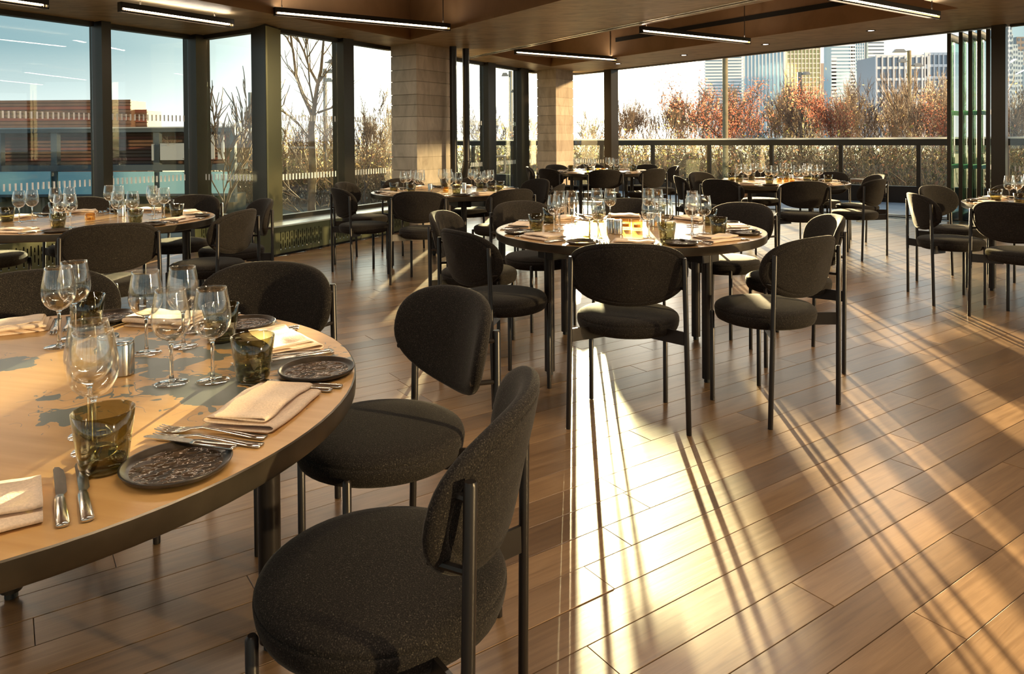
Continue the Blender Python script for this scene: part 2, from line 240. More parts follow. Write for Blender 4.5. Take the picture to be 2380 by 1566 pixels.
# ------------------------------------------------------------------ mesh helpers
class MB:
    def __init__(self): self.v = []; self.f = []; self.m = []; self.tint = []; self.cm = 0; self.ct = 0.5
    def add(self, vs, fs):
        o = len(self.v); self.v += [tuple(x) for x in vs]
        for q in fs: self.f.append(tuple(i + o for i in q)); self.m.append(self.cm); self.tint.append(self.ct)
    def box(self, c, s, rz=0.0, bev=0.0):
        hx, hy, hz = s[0] / 2, s[1] / 2, s[2] / 2; ca, sa = math.cos(rz), math.sin(rz)
        P = [(x * hx, y * hy, z * hz) for z in (-1, 1) for y in (-1, 1) for x in (-1, 1)]
        if bev:
            P = P[:4] + [(x * hx, y * hy, hz - bev) for y in (-1, 1) for x in (-1, 1)] + [(x * (hx - bev), y * (hy - bev), hz) for y in (-1, 1) for x in (-1, 1)]
            fs = [(0, 2, 3, 1), (8, 9, 11, 10)] + [q for o in (0, 4) for q in ((o, o + 1, o + 5, o + 4), (o + 1, o + 3, o + 7, o + 5), (o + 3, o + 2, o + 6, o + 7), (o + 2, o, o + 4, o + 6))]
        else:
            fs = [(0, 2, 3, 1), (4, 5, 7, 6), (0, 1, 5, 4), (1, 3, 7, 5), (3, 2, 6, 7), (2, 0, 4, 6)]
        self.add([(c[0] + ca * x - sa * y, c[1] + sa * x + ca * y, c[2] + z) for x, y, z in P], fs)
    def wallbox(self, p, q, z0, z1, t, z0b=None, z1b=None):     # vertical slab along p->q, t to its left side (may be negative)
        d = Vector((q[0] - p[0], q[1] - p[1])); d.normalize(); n = Vector((-d.y, d.x)) * t
        a = [(p[0], p[1]), (q[0], q[1]), (q[0] + n.x, q[1] + n.y), (p[0] + n.x, p[1] + n.y)]
        zb = [z0, z0 if z0b is None else z0b]; ztp = [z1, z1 if z1b is None else z1b]; ii = [0, 1, 1, 0]
        self.add([(x, y, zb[ii[i]]) for i, (x, y) in enumerate(a)] + [(x, y, ztp[ii[i]]) for i, (x, y) in enumerate(a)],
                 [(3, 2, 1, 0), (4, 5, 6, 7), (0, 1, 5, 4), (1, 2, 6, 5), (2, 3, 7, 6), (3, 0, 4, 7)])
    def prism(self, poly, z0, z1):
        n = len(poly); A = [(x, y, z0) for x, y in poly] + [(x, y, z1) for x, y in poly]
        self.add(A, [tuple(range(n - 1, -1, -1)), tuple(range(n, 2 * n))] + [(i, (i + 1) % n, n + (i + 1) % n, n + i) for i in range(n)])
    def tube(self, path, rad, n=8, cap=True):
        path = [Vector(p) for p in path]; rads = rad if isinstance(rad, (list, tuple)) else [rad] * len(path)
        vs = []; fs = []; prev = None
        for i, p in enumerate(path):
            t = (path[min(i + 1, len(path) - 1)] - path[max(i - 1, 0)]); t.normalize() if t.length else None
            if prev is None:
                a = Vector((0, 0, 1)) if abs(t.z) < 0.9 else Vector((1, 0, 0)); u = t.cross(a).normalized()
            else:
                u = (prev - t * prev.dot(t)); u = u.normalized() if u.length > 1e-6 else t.orthogonal().normalized()
            prev = u; w = t.cross(u)
            for k in range(n):
                an = 2 * math.pi * k / n; vs.append(p + (u * math.cos(an) + w * math.sin(an)) * rads[i])
        for i in range(len(path) - 1):
            for k in range(n):
                k2 = (k + 1) % n; fs.append((i * n + k, i * n + k2, (i + 1) * n + k2, (i + 1) * n + k))
        if cap: fs.append(tuple(range(n - 1, -1, -1))); fs.append(tuple((len(path) - 1) * n + k for k in range(n)))
        self.add(vs, fs)
    def lathe(self, prof, n=24, c=(0, 0, 0), cap=True):
        vs = []; fs = []; m = len(prof)
        for (r, z) in prof:
            for k in range(n):
                a = 2 * math.pi * k / n; vs.append((c[0] + r * math.cos(a), c[1] + r * math.sin(a), c[2] + z))
        for i in range(m - 1):
            for k in range(n):
                k2 = (k + 1) % n; fs.append((i * n + k, i * n + k2, (i + 1) * n + k2, (i + 1) * n + k))
        if cap:
            if prof[0][0] > 1e-4: fs.append(tuple(range(n - 1, -1, -1)))
            if prof[-1][0] > 1e-4: fs.append(tuple((m - 1) * n + k for k in range(n)))
        self.add(vs, fs)
    def mesh(self, name, mats, smooth=False):
        me = bpy.data.meshes.new(name); me.from_pydata(self.v, [], self.f)
        for mn in ([mats] if isinstance(mats, str) else mats): me.materials.append(MATS[mn])
        me.polygons.foreach_set('material_index', self.m)
        if smooth: me.polygons.foreach_set('use_smooth', [True] * len(self.f))
        if any(t != 0.5 for t in self.tint):
            at = me.attributes.new('tint', 'FLOAT', 'FACE'); at.data.foreach_set('value', self.tint)
        me.update(); return me
def obj(name, mb, mats, parent=None, smooth=False, loc=None, rz=None):
    me = mb if isinstance(mb, bpy.types.Mesh) else mb.mesh(name, mats, smooth)
    o = bpy.data.objects.new(name, me); col.objects.link(o)
    if parent: o.parent = parent
    if loc is not None: o.location = loc
    if rz is not None: o.rotation_euler = (0, 0, rz)
    return o
def tag(o, label=None, cat=None, group=None, kind=None):
    if label: o['label'] = label
    if cat: o['category'] = cat
    if group: o['group'] = group
    if kind: o['kind'] = kind
    return o
def empty(name, loc=(0, 0, 0), rz=0.0):
    e = bpy.data.objects.new(name, None); e.empty_display_size = 0.1; col.objects.link(e); e.location = loc; e.rotation_euler = (0, 0, rz); return e
KIDS = {}
def kids(o):
    if o.name not in KIDS: KIDS[o.name] = [c for c in col.objects if c.parent == o]
    return KIDS[o.name]
def copy_tree(o, parent=None):
    c = o.copy(); col.objects.link(c); c.parent = parent
    KIDS[c.name] = [copy_tree(ch, c) for ch in kids(o)]
    return c
def struct(name, mb, mats, parent=None, smooth=False):
    o = obj(name, mb, mats, parent, smooth)
    if parent is None: o['kind'] = 'structure'
    return o
def smooth_sharp(o, ang=40):
    o.data.polygons.foreach_set('use_smooth', [True] * len(o.data.polygons))
    try: o.data.set_sharp_from_angle(angle=R(ang))
    except Exception: pass
    return o

# ------------------------------------------------------------------ plan of the room (metres, measured from the photograph)
PA, DA = Vector((-2.73, 8.763)), Vector((0.483, 0.8755)).normalized()      # window line A
NA = Vector((-DA.y, DA.x))                                                  # outwards
PB, DB = Vector((-4.924, 7.136)), DA
PC, DC = Vector((2.05, 14.79)), Vector((4.4, -3.88)).normalized()           # opening line C
NC = Vector((-DC.y, DC.x))                                                  # outwards
CABP, CABD = Vector((-2.605, 8.05)), Vector((0.456, 0.89)).normalized()
def A(t): return PA + DA * t
def B(t): return PB + DB * t
def C(t): return PC + DC * t
SN = Vector((0.89, -0.456))
def soff(p): return 2.6 + 0.029 * ((p[0] - PA.x) * SN.x + (p[1] - PA.y) * SN.y)
RET = Vector((-3.851, 8.713))            # inner corner of the step between B and A (cabinet front)
C_END = C(11.5)
FOOT = [(-8.4, -0.1), (-6.5, -4.0), (10.7, -4.0), (C_END.x, C_END.y), (C(0).x, C(0).y), (1.25, 15.0), (0.7, 14.6), (CABP.x, CABP.y), (RET.x, RET.y)]

# ------------------------------------------------------------------ floor: oak planks
mb = MB(); mb.prism([(x, y) for x, y in FOOT], -0.12, -0.021)
floor = struct('floor', mb, 'dark_void')
PW, PANG = 0.1345, R(34.6)
ux, uy = Vector((math.cos(PANG), math.sin(PANG))), Vector((-math.sin(PANG), math.cos(PANG)))
def clip_line(v, poly):
    ts = []
    for i in range(len(poly)):
        a, b_ = Vector(poly[i]), Vector(poly[(i + 1) % len(poly)])
        va, vb = a.dot(uy) - v, b_.dot(uy) - v
        if (va < 0) != (vb < 0):
            k = va / (va - vb); ts.append((a + (b_ - a) * k).dot(ux))
    ts.sort(); return [(ts[i], ts[i + 1]) for i in range(0, len(ts) - 1, 2)]
planks = []
vmin = min(Vector(p).dot(uy) for p in FOOT); vmax = max(Vector(p).dot(uy) for p in FOOT)
# a seam passes through the measured joint (0.451, 2.849)
v0 = Vector((0.451, 2.849)).dot(uy); k0 = math.floor((vmin - v0) / PW)
rng = random.Random(3)
for k in range(k0, k0 + int((vmax - vmin) / PW) + 2):
    v = v0 + (k + 0.5) * PW
    for a, e in clip_line(v, FOOT):
        s = a - rng.uniform(0, 1.6)
        while s < e:
            L = rng.choice((1.15, 1.4, 1.7, 1.95, 2.2)) + rng.uniform(-0.12, 0.12)
            p0, p1 = max(s, a), min(s + L, e)
            if p1 - p0 > 0.06: planks.append((p0, p1, v))
            s += L
def visible_size(p):
    c = ux * ((p[0] + p[1]) / 2) + uy * p[2]
    if c.y < 1.0: return -1
    px = 1190 + F * c.x / c.y
    if px < -500 or px > 2900: return -1
    return (p[1] - p[0]) / c.y ** 2
planks.sort(key=visible_size, reverse=True)
def plank_mesh(mbq, p0, p1, v, local):
    L = p1 - p0 - 0.0017; W_ = PW - 0.0017; c = ux * ((p0 + p1) / 2) + uy * v
    mbq.ct = rng.random(); dz = rng.uniform(-0.0006, 0.0006)
    if local: mbq.box((0, 0, -0.01 + dz), (L, W_, 0.02), 0, 0.0010)
    else: mbq.box((c.x, c.y, -0.01 + dz), (L, W_, 0.02), PANG, 0.0010)
    return c
for p in planks[:290]:
    q = MB(); c = plank_mesh(q, *p, True)
    obj('plank', q, 'oak', floor, loc=(c.x, c.y, 0), rz=PANG)
q = MB()
for p in planks[290:]: plank_mesh(q, *p, False)
o = obj('plank_field', q, 'oak', floor); o['kind'] = 'stuff'

# ------------------------------------------------------------------ ceiling: sloping soffit with two coffers
cof1 = [(-1.365, 10.0), (-3.30, 6.46), (-6.9, -0.2), (-3.2, -2.6), (6.0, 0.6), (0.529, 7.625)]
cof2 = [(0.745, 13.884), (-0.388, 11.792), (2.848, 8.008), (3.45, 7.35), (5.398, 8.922)]
def inside(p, poly):
    r = False; n = len(poly)
    for i in range(n):
        (x1, y1), (x2, y2) = poly[i], poly[(i + 1) % n]
        if (y1 > p[1]) != (y2 > p[1]) and p[0] < (x2 - x1) * (p[1] - y1) / (y2 - y1) + x1: r = not r
    return r
import bmesh
bm = bmesh.new()
b_out = NA * 0.12; c_out = NC * 0.25
outer = [B(-9.5) + b_out, B(2.33) + b_out, A(0) - NA * -0.12, A(7.1) + b_out, C(-0.6) + c_out, C(11.5) + c_out, Vector((11.4, -4.2)), Vector((-7.2, -4.6))]
def loop_edges(pts):
    vs_ = [bm.verts.new((p[0], p[1], soff(p))) for p in pts]
    return [bm.edges.new((vs_[i], vs_[(i + 1) % len(vs_)])) for i in range(len(vs_))]
es = loop_edges(outer) + loop_edges(cof1) + loop_edges(cof2)
bmesh.ops.triangle_fill(bm, use_beauty=True, use_dissolve=False, edges=es)
for f_ in list(bm.faces):
    c = f_.calc_center_median()
    if inside((c.x, c.y), cof1) or inside((c.x, c.y), cof2): bm.faces.remove(f_)
    else:
        f_.normal_update()
        if f_.normal.z > 0: f_.normal_flip()
me = bpy.data.meshes.new('ceiling'); bm.to_mesh(me); bm.free(); me.materials.append(MATS['plaster'])
ceil = bpy.data.objects.new('ceiling', me); col.objects.link(ceil); ceil['kind'] = 'structure'
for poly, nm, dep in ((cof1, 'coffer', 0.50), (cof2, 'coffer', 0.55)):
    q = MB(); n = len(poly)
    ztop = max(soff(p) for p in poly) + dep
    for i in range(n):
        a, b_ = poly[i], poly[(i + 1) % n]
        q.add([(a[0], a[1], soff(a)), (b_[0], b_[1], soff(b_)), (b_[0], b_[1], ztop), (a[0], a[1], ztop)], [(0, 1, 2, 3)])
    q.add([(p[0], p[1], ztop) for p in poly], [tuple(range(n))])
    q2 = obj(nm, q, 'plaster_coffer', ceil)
q = MB(); q.prism([(p.x, p.y) for p in outer], 3.55, 3.7); obj('roof_slab', q, 'conc_pale', ceil)
# track groove along the soffit and black air slot on the coffer face
def line_on_soffit(name, p, q_, w, mat, dz=0.004):
    d = Vector((q_[0] - p[0], q_[1] - p[1])).normalized(); n = Vector((-d.y, d.x)) * w / 2; mbq = MB()
    P = [(p[0] - n.x, p[1] - n.y), (q_[0] - n.x, q_[1] - n.y), (q_[0] + n.x, q_[1] + n.y), (p[0] + n.x, p[1] + n.y)]
    mbq.add([(x, y, soff((x, y)) - dz) for x, y in P] + [(x, y, soff((x, y)) + 0.01) for x, y in P], [(3, 2, 1, 0), (4, 5, 6, 7), (0, 1, 5, 4), (1, 2, 6, 5), (2, 3, 7, 6), (3, 0, 4, 7)])
    return obj(name, mbq, mat, ceil)
td = Vector((2.58 + 0.811, 7.964 - 12.29)).normalized(); tn = Vector((-td.y, td.x))
t0, t1 = Vector((-0.80, 12.28)), Vector((-0.811, 12.29)) + td * 9.0
line_on_soffit('track_slot', t0, t1, 0.028, 'dark_void', 0.003)
line_on_soffit('track_edge', t0 + tn * 0.05, t1 + tn * 0.05, 0.05, 'sill_metal', 0.006)
line_on_soffit('track_edge', t0 - tn * 0.05, t1 - tn * 0.05, 0.05, 'sill_metal', 0.006)
e0, e1 = Vector(cof2[0]), Vector(cof2[4]); ed = (e1 - e0).normalized(); en = Vector((ed.y, -ed.x))
q = MB(); s0, s1 = e0 + ed * 1.55, e1 - ed * 0.2
if en.dot(Vector((2.5, 9.5)) - e0) < 0: en = -en
q.wallbox(s0 + en * 0.002, s1 + en * 0.002, soff(s0) + 0.26, soff(s0) + 0.33, 0.012 if Vector((-ed.y, ed.x)).dot(en) > 0 else -0.012, soff(s1) + 0.26, soff(s1) + 0.33)
obj('air_slot', q, 'dark_void', ceil)
for (x, y) in ((5.134, 10.563), (4.019, 11.70), (2.977, 12.777), (1.985, 13.791)):
    t = empty('downlight', (x, y, soff((x, y))))
    q = MB(); q.lathe([(0.046, -0.004), (0.066, -0.006), (0.068, 0.0), (0.068, 0.01), (0.046, 0.01)], 20, cap=False); obj('trim_ring', q, 'mullion', t, True)
    q = MB(); q.lathe([(0.0, -0.001), (0.046, -0.001), (0.046, 0.012)], 20, cap=False); obj('lens', q, 'led_spot', t)
    tag(t, 'small round recessed downlight in the soffit above the open folding doors', 'downlight', 'downlights over the opening')

# ------------------------------------------------------------------ glazing
def pane(parent, p, q_, z0, z1, z1b=None, mat='pane', t=0.012):
    mbq = MB(); mbq.wallbox(p, q_, z0, z1, t, None, z1b); return obj('pane', mbq, mat, parent)
def dashes(parent, p, q_, zs, off):
    d = (q_ - p); L = d.length; d.normalize(); n = Vector((-d.y, d.x)) * off; mbq = MB()
    k = int((L - 0.04) / 0.053); s = (L - (k - 1) * 0.053) / 2
    for z in zs:
        for i in range(k):
            a = p + d * (s + i * 0.053 - 0.009) + n; b_ = p + d * (s + i * 0.053 + 0.009) + n
            mbq.add([(a.x, a.y, z - 0.036), (b_.x, b_.y, z - 0.036), (b_.x, b_.y, z + 0.036), (a.x, a.y, z + 0.036)], [(0, 1, 2, 3)])
    o = obj('safety_marking', mbq, 'marking', parent); o['kind'] = 'stuff'; return o
wn = 0
def window(p, q_, z0, frame_b=0.05, frame_t=0.05, mark=True, zs=(1.548, 0.835), head=True):
    global wn; wn += 1
    mbq = MB(); zt0, zt1 = soff(p), soff(q_)
    mbq.wallbox(p - (q_ - p).normalized() * 0.0, q_, z0, z0 + frame_b, 0.08)
    if head: mbq.wallbox(p, q_, zt0 - frame_t, zt0 + 0.02, 0.10, zt1 - frame_t, zt1 + 0.02)
    w = struct('window_%d' % wn, mbq, 'mullion')
    n = NA if abs((q_ - p).normalized().dot(DA)) > 0.7 else Vector((-(q_ - p).normalized().y, (q_ - p).normalized().x))
    d = (q_ - p).normalized(); n = Vector((-d.y, d.x)) * 0.04
    pane(w, p + n, q_ + n, z0 + frame_b * 0.6, zt0 - frame_t * 0.6, zt1 - frame_t * 0.6)
    if mark: dashes(w, p, q_, zs, 0.035)
    return w
mn = 0
def mullion(p, w, depth_in, depth_out, z0, d=None, mat='mullion'):
    global mn; mn += 1
    d = d or DA; n = Vector((-d.y, d.x)); mbq = MB(); c = Vector(p) + n * (depth_out - depth_in) / 2
    zt = soff(p) + 0.03
    mbq.box((c.x, c.y, (z0 + zt) / 2), (w, depth_in + depth_out, zt - z0), math.atan2(d.y, d.x))
    return struct('trim_%d' % mn, mbq, mat)
SILL = 0.335
# facade B and the return pane
window(B(-2.6), B(-0.95), SILL); window(B(-0.87), B(0.924), SILL); window(B(1.07), B(2.116), SILL)
mullion(B(-0.91), 0.09, 0.10, 0.10, SILL); mullion(B(0.997), 0.105, 0.10, 0.12, SILL)
mullion(B(2.235), 0.20, 0.08, 0.16, 0)
ret0 = B(2.354); nret = -NA
reta = Vector((-3.76, 9.05)); retb = Vector((-3.02, 8.66))
window(reta, retb, SILL, mark=False); dashes(bpy.data.objects['window_%d' % wn], reta, retb, (0.835,), -0.03)
# corner box between return and facade A, with its brass inner panel
mbq = MB(); mbq.prism([(-3.06, 8.70), (-2.80, 8.42), (-2.765, 8.74), (-2.9, 9.0)], 0.0, soff((-2.9, 8.6)) + 0.03); struct('trim_90', mbq, 'mullion')
mbq = MB(); mbq.wallbox(Vector((-2.797, 8.425)), Vector((-2.742, 8.742)), SILL, soff(A(-0.1)) - 0.02, -0.02); struct('trim_91', mbq, 'brass_panel')
# facade A
window(A(0.0), A(1.005), SILL); window(A(1.239), A(2.15), SILL)
mullion(A(1.122), 0.20, 0.06, 0.14, SILL)
window(A(3.60), A(4.694), 0.10, 0.14); window(A(4.991), A(5.908), 0.02, 0.09); window(A(6.257), A(6.72), 0.10, 0.14)
mullion(A(3.55), 0.12, 0.05, 0.1, 0); mullion(A(4.84), 0.26, 0.06, 0.12, 0); mullion(A(6.08), 0.30, 0.06, 0.12, 0)
# corner between A and C, then the open side C
window(Vector((1.28, 15.40)), C(-0.18), 0.05, 0.10, 0.03, True, (1.60, 0.80))
mullion(C(-0.09), 0.17, 0.10, 0.16, 0, DC)
window(C(6.62), C(8.6), 0.05, 0.06, 0.03, True, (1.60, 0.80)); window(C(8.72), C(11.4), 0.05, 0.06, 0.03)
mullion(C(6.50), 0.17, 0.12, 0.12, 0, DC); mullion(C(8.66), 0.12, 0.1, 0.1, 0, DC); mullion(C(11.45), 0.12, 0.1, 0.1, 0, DC)
mbq = MB(); mbq.wallbox(C(0), C(6.45), soff(C(0)) - 0.012, soff(C(0)) + 0.05, 0.10, soff(C(6.45)) - 0.012, soff(C(6.45)) + 0.05); struct('trim_92', mbq, 'mullion')
mbq = MB(); mbq.wallbox(C(0), C(11.4), -0.05, 0.004, 0.12); struct('trim_93', mbq, 'rail_metal')
# rest of the room behind the camera: solid wall pieces with wide windows
bl = Vector((-6.5, -4.0)); br = Vector((10.7, -4.0))
def glazed_wall(name, p, q_, n, base):
    mbq = MB(); d = (q_ - p); mbq.wallbox(p, q_, 0, base, -0.2); mbq.wallbox(p, q_, 2.62, 3.6, -0.2); ang = math.atan2(d.y, d.x)
    for i in range(n + 1):
        c = p + d * (i / n); mbq.box((c.x, c.y, 1.4), (0.14, 0.2, 2.6), ang)
    w = struct(name, mbq, 'mullion')
    for i in range(n): pane(w, p + d * ((i + .03) / n), p + d * ((i + .97) / n), base, 2.62)
glazed_wall('wall_back', bl, br, 9, 0.12); glazed_wall('wall_right', br, C(11.5), 4, 0.12); glazed_wall('wall_left', Vector((-8.5, -0.2)), bl, 2, 0.12)

# ------------------------------------------------------------------ radiator cabinets under the windows
def cabinet(p, q_, depth, label, slots=None, z1=SILL, left=True, skip=0.0):
    d = (q_ - p).normalized(); L = (q_ - p).length; n = Vector((-d.y, d.x))
    root = empty('radiator_cabinet', (p.x, p.y, 0), math.atan2(d.y, d.x))
    tag(root, label, 'radiator cover', 'radiator cabinets under the windows')
    q = MB(); q.box((L / 2, depth / 2, z1 - 0.008), (L, depth, 0.016)); obj('sill_top', q, 'sill_metal', root)
    q = MB(); q.box((L / 2, 0.03, 0.012), (L, 0.04, 0.024)); obj('plinth', q, 'dark_void', root)
    q = MB(); q.box((L / 2, depth * 0.55, 0.16), (L - 0.04, depth * 0.5, 0.22)); obj('heater_body', q, 'dark_void', root)
    for xe in (0.003, L - 0.003):
        q = MB(); q.box((xe, depth / 2 + 0.003, z1 / 2 - 0.004), (0.006, depth - 0.008, z1 - 0.012)); obj('end_panel', q, 'cabinet_metal', root)
    # panels of 0.9 m, each with two staggered rows of slots
    x = 0.0; pw = 0.92
    while x < L - 0.05:
        w = min(pw, L - x); q = MB(); xs = [0.004, w - 0.004]; holes = []
        if w > 0.6:
            k = int((w - 0.24) / 0.034)
            for i in range(k):
                cx_ = 0.12 + i * 0.034
                zz = [(0.065, 0.135), (0.165, 0.265)] if i % 2 == 0 else [(0.10, 0.175), (0.20, 0.245)]
                for a, b_ in zz: holes.append((cx_ - 0.006, cx_ + 0.006, a, b_))
        xs = sorted(set(xs + [h for hh in holes for h in hh[:2]])); zs = sorted(set([0.026, z1 - 0.017] + [h for hh in holes for h in hh[2:]]))
        for i in range(len(xs) - 1):
            run = None
            for j in range(len(zs) - 1):
                cx_, cz_ = (xs[i] + xs[i + 1]) / 2, (zs[j] + zs[j + 1]) / 2
                hole = any(h[0] < cx_ < h[1] and h[2] < cz_ < h[3] for h in holes)
                if not hole: q.add([(x + xs[i], 0, zs[j]), (x + xs[i + 1], 0, zs[j]), (x + xs[i + 1], 0, zs[j + 1]), (x + xs[i], 0, zs[j + 1])], [(0, 1, 2, 3)])
        obj('front_panel', q, 'cabinet_metal', root); x += pw
    return root
cabinet(CABP - CABD * 0.02, CABP + CABD * 2.55, 0.50, 'olive bronze radiator cabinet with slotted front below the two panes beside the concrete column')
cabinet(Vector((-6.2, 4.33)), Vector((-4.02, 8.42)), 0.42, 'olive bronze radiator cabinet with slotted front behind the table by the left windows')
rc = cabinet(RET + (CABP - RET) * 0.10, CABP - (CABP - RET) * 0.37, 0.36, 'short olive bronze radiator cabinet below the narrow return pane')

# ------------------------------------------------------------------ board-marked concrete columns
def column(name, quad, label):
    c = empty(name, (quad[0][0], quad[0][1], 0)); tag(c, label, 'column')
    q = MB(); core = []
    cx_ = sum(p[0] for p in quad) / 4; cy_ = sum(p[1] for p in quad) / 4
    core = [(cx_ + (p[0] - cx_) * 0.96, cy_ + (p[1] - cy_) * 0.96) for p in quad]
    q.prism([(x - quad[0][0], y - quad[0][1]) for x, y in core], 0, soff(quad[0]) + 0.02); obj('core', q, 'concrete', c)
    z = 0.0; rg = random.Random(len(name) + int(cx_ * 10)); top = soff(quad[1]) + 0.01
    while z < top - 0.02:
        h = rg.choice((0.145, 0.165, 0.185, 0.20)); z1 = min(z + h, top)
        k = 1 + rg.uniform(-0.004, 0.004)
        q = MB(); q.prism([((cx_ + (p[0] - cx_) * k) - quad[0][0], (cy_ + (p[1] - cy_) * k) - quad[0][1]) for p in quad], z + 0.004, z1 - 0.004)
        q.tint = [rg.random() * .98] * len(q.f); obj('board_course', q, 'concrete', c); z = z1
    return c
column('concrete_column', [(-1.328, 10.325), (-0.913, 10.99), (-1.36, 11.28), (-1.72, 10.56)], 'board-marked concrete column between the radiator cabinet and the black flue pipes')
column('concrete_column', [(0.858, 14.341), (1.243, 14.905), (0.95, 15.15), (0.50, 14.56)], 'slimmer board-marked concrete column at the corner by the farthest table')

# ------------------------------------------------------------------ flue pipes and door handle
q = MB(); q.tube([(-0.85, 10.78, 0.0), (-0.85, 10.78, soff((-0.85, 10.78)))], 0.052, 20); f1 = smooth_sharp(obj('flue_pipe', q, 'duct_black'))
tag(f1, 'straight black flue pipe standing against the concrete column', 'pipe')
t = empty('flue_pipe', (-0.68, 11.05, 0)); tag(t, 'black flue pipe with a ribbed elbow bending down beside the window', 'pipe')
q = MB(); q.tube([(0, 0, 0.93), (0, 0, soff((-0.68, 11.05)))], 0.052, 20); smooth_sharp(obj('straight_run', q, 'duct_black', t))
pth = []; rad = []
for i in range(33):
    k = i / 32; x = -0.13 * (1 - math.cos(min(1, k * 1.3) * math.pi / 2)) * 1.5; pth.append((x * 0.9, x * -0.2, 0.95 - 0.62 * k)); rad.append(0.058 + (0.006 if i % 2 else 0))
q = MB(); q.tube(pth, rad, 18); obj('ribbed_elbow', q, 'duct_black', t, True)
q = MB(); q.tube([(-0.176, 0.04, 0.36), (-0.176, 0.04, 0.0)], 0.054, 18); smooth_sharp(obj('floor_stub', q, 'duct_black', t))
hp = A(5.02) - NA * 0.05; pth = []
for i in range(25):
    k = i / 24
    if k < 0.3: pth.append((0.30 * k / 0.3 - 0.06, 0, 0.96))
    elif k < 0.7: a = (k - 0.3) / 0.4 * math.pi; pth.append((0.24 + 0.03 * math.sin(a), 0, 0.81 + 0.15 * math.cos(a) if True else 0))
    else: pth.append((0.24 - 0.16 * (k - 0.7) / 0.3, 0, 0.66))
q = MB(); q.tube(pth, 0.018, 10); o = obj('door_pull', q, 'lamp_grey', None, True, loc=(hp.x, hp.y, 0), rz=math.atan2(DA.y, DA.x)); tag(o, 'bent grey tubular pull handle on the glass door', 'door handle')

# ------------------------------------------------------------------ linear pendant lights
def linear_light(p, q_, z, label, wires=(), LAMP_W=5.0):
    p, q_ = Vector(p), Vector(q_); d = (q_ - p).normalized(); L = (q_ - p).length
    t = empty('linear_pendant', (p.x, p.y, z), math.atan2(d.y, d.x)); tag(t, label, 'ceiling light', 'linear lights')
    q = MB(); w, h = 0.062, 0.088
    q.box((L / 2, 0, h - 0.004), (L, w, 0.008)); q.box((L / 2, w / 2 - 0.003, h / 2), (L, 0.006, h)); q.box((L / 2, -w / 2 + 0.003, 0.062), (L, 0.006, 0.052))
    q.box((L / 2, -w / 2 + 0.003, 0.006), (L, 0.006, 0.014)); q.box((0.004, 0, h / 2), (0.008, w, h)); q.box((L - 0.004, 0, h / 2), (0.008, w, h))
    obj('housing', q, 'bronze_black', t)
    q = MB(); q.box((L / 2, 0.002, 0.036), (L - 0.08, 0.026, 0.016)); obj('lamp_strip', q, 'led', t)
    q = MB(); k = int(L / 0.022)
    for i in range(k): q.box((0.02 + (L - 0.04) * i / (k - 1), -0.023, 0.025), (0.0022, 0.010, 0.020))
    o = obj('louver', q, 'led_louver', t); o['kind'] = 'stuff'
    for up_, pw_ in ((False, LAMP_W), (True, LAMP_W * 0.40)):
        ld = bpy.data.lights.new('lamp_glow', 'AREA'); ld.shape = 'RECTANGLE'; ld.size = L - 0.06; ld.size_y = 0.05; ld.energy = pw_ * L; ld.color = (1.0, 0.86, 0.68)
        lo = bpy.data.objects.new('lamp_glow', ld); col.objects.link(lo); lo.parent = t; lo.location = (L / 2, 0, h + 0.004 if up_ else -0.003); lo.rotation_euler = (math.pi if up_ else 0, 0, 0)
    for s, zt in wires:
        q = MB(); q.tube([(s, 0, h), (s, 0, zt - z)], 0.003 if s < L * 0.9 else 0.006, 6); obj('hanging_wire', q, 'bronze_black', t)
        q = MB(); q.tube([(s, 0, h), (s, 0, h + 0.03)], 0.008, 8); obj('wire_grip', q, 'steel', t)
    return t
linear_light((-2.511, 7.853), (-0.757, 9.073), 2.60, 'long black linear light hung from two wires in front of the left concrete column', ((0.08, 3.1), (2.05, 3.1)))
linear_light((0.061, 11.63), (1.815, 12.897), 2.60, 'long black linear light hanging above the farthest round table', ((0.1, 3.2), (2.04, 3.2)))
linear_light((1.645, 9.381), (3.406, 10.598), 2.60, 'long black linear light hanging before the black air slot', ((0.1, 3.2), (2.04, 3.2)))
linear_light((3.104, 7.194), (4.869, 8.443), 2.60, 'long black linear light hanging toward the folded glass doors', ((0.1, 3.2), (2.02, 3.3)))
linear_light((5.20, 6.25), (6.96, 7.50), 2.62, 'linear light whose near end hangs over the table beside the folded doors', ((0.1, 2.9), (2.02, 2.9)))
linear_light((-3.57, 6.75), (-2.93, 7.78), 2.46, 'shorter black linear light fixed close under the soffit near the narrow return pane', ((0.2, 2.59), (1.0, 2.59)))
linear_light((-4.80, 5.47), (-4.14, 6.61), 2.46, 'shorter black linear light fixed under the soffit above the left window panes', ((0.2, 2.59), (1.0, 2.59)))

for (x, y, lab) in ((-3.9, 3.2, 'over the left window table'), (-1.2, 4.6, 'between the print-topped and three-candle tables'), (1.4, 5.2, 'over the three-candle table'), (-2.6, 0.2, 'over the print-topped table'), (0.6, 1.3, 'over the open floor'), (3.6, 2.6, 'toward the folding door table'), (-0.4, -2.2, 'behind the open floor')):  # extra lights added out of view as fill, to brighten the interior
    linear_light((x - 0.88, y - 0.61), (x + 0.88, y + 0.61), 2.72, 'added linear fill light hanging out of sight ' + lab, ((0.1, 3.2), (2.04, 3.2)), 7.4)

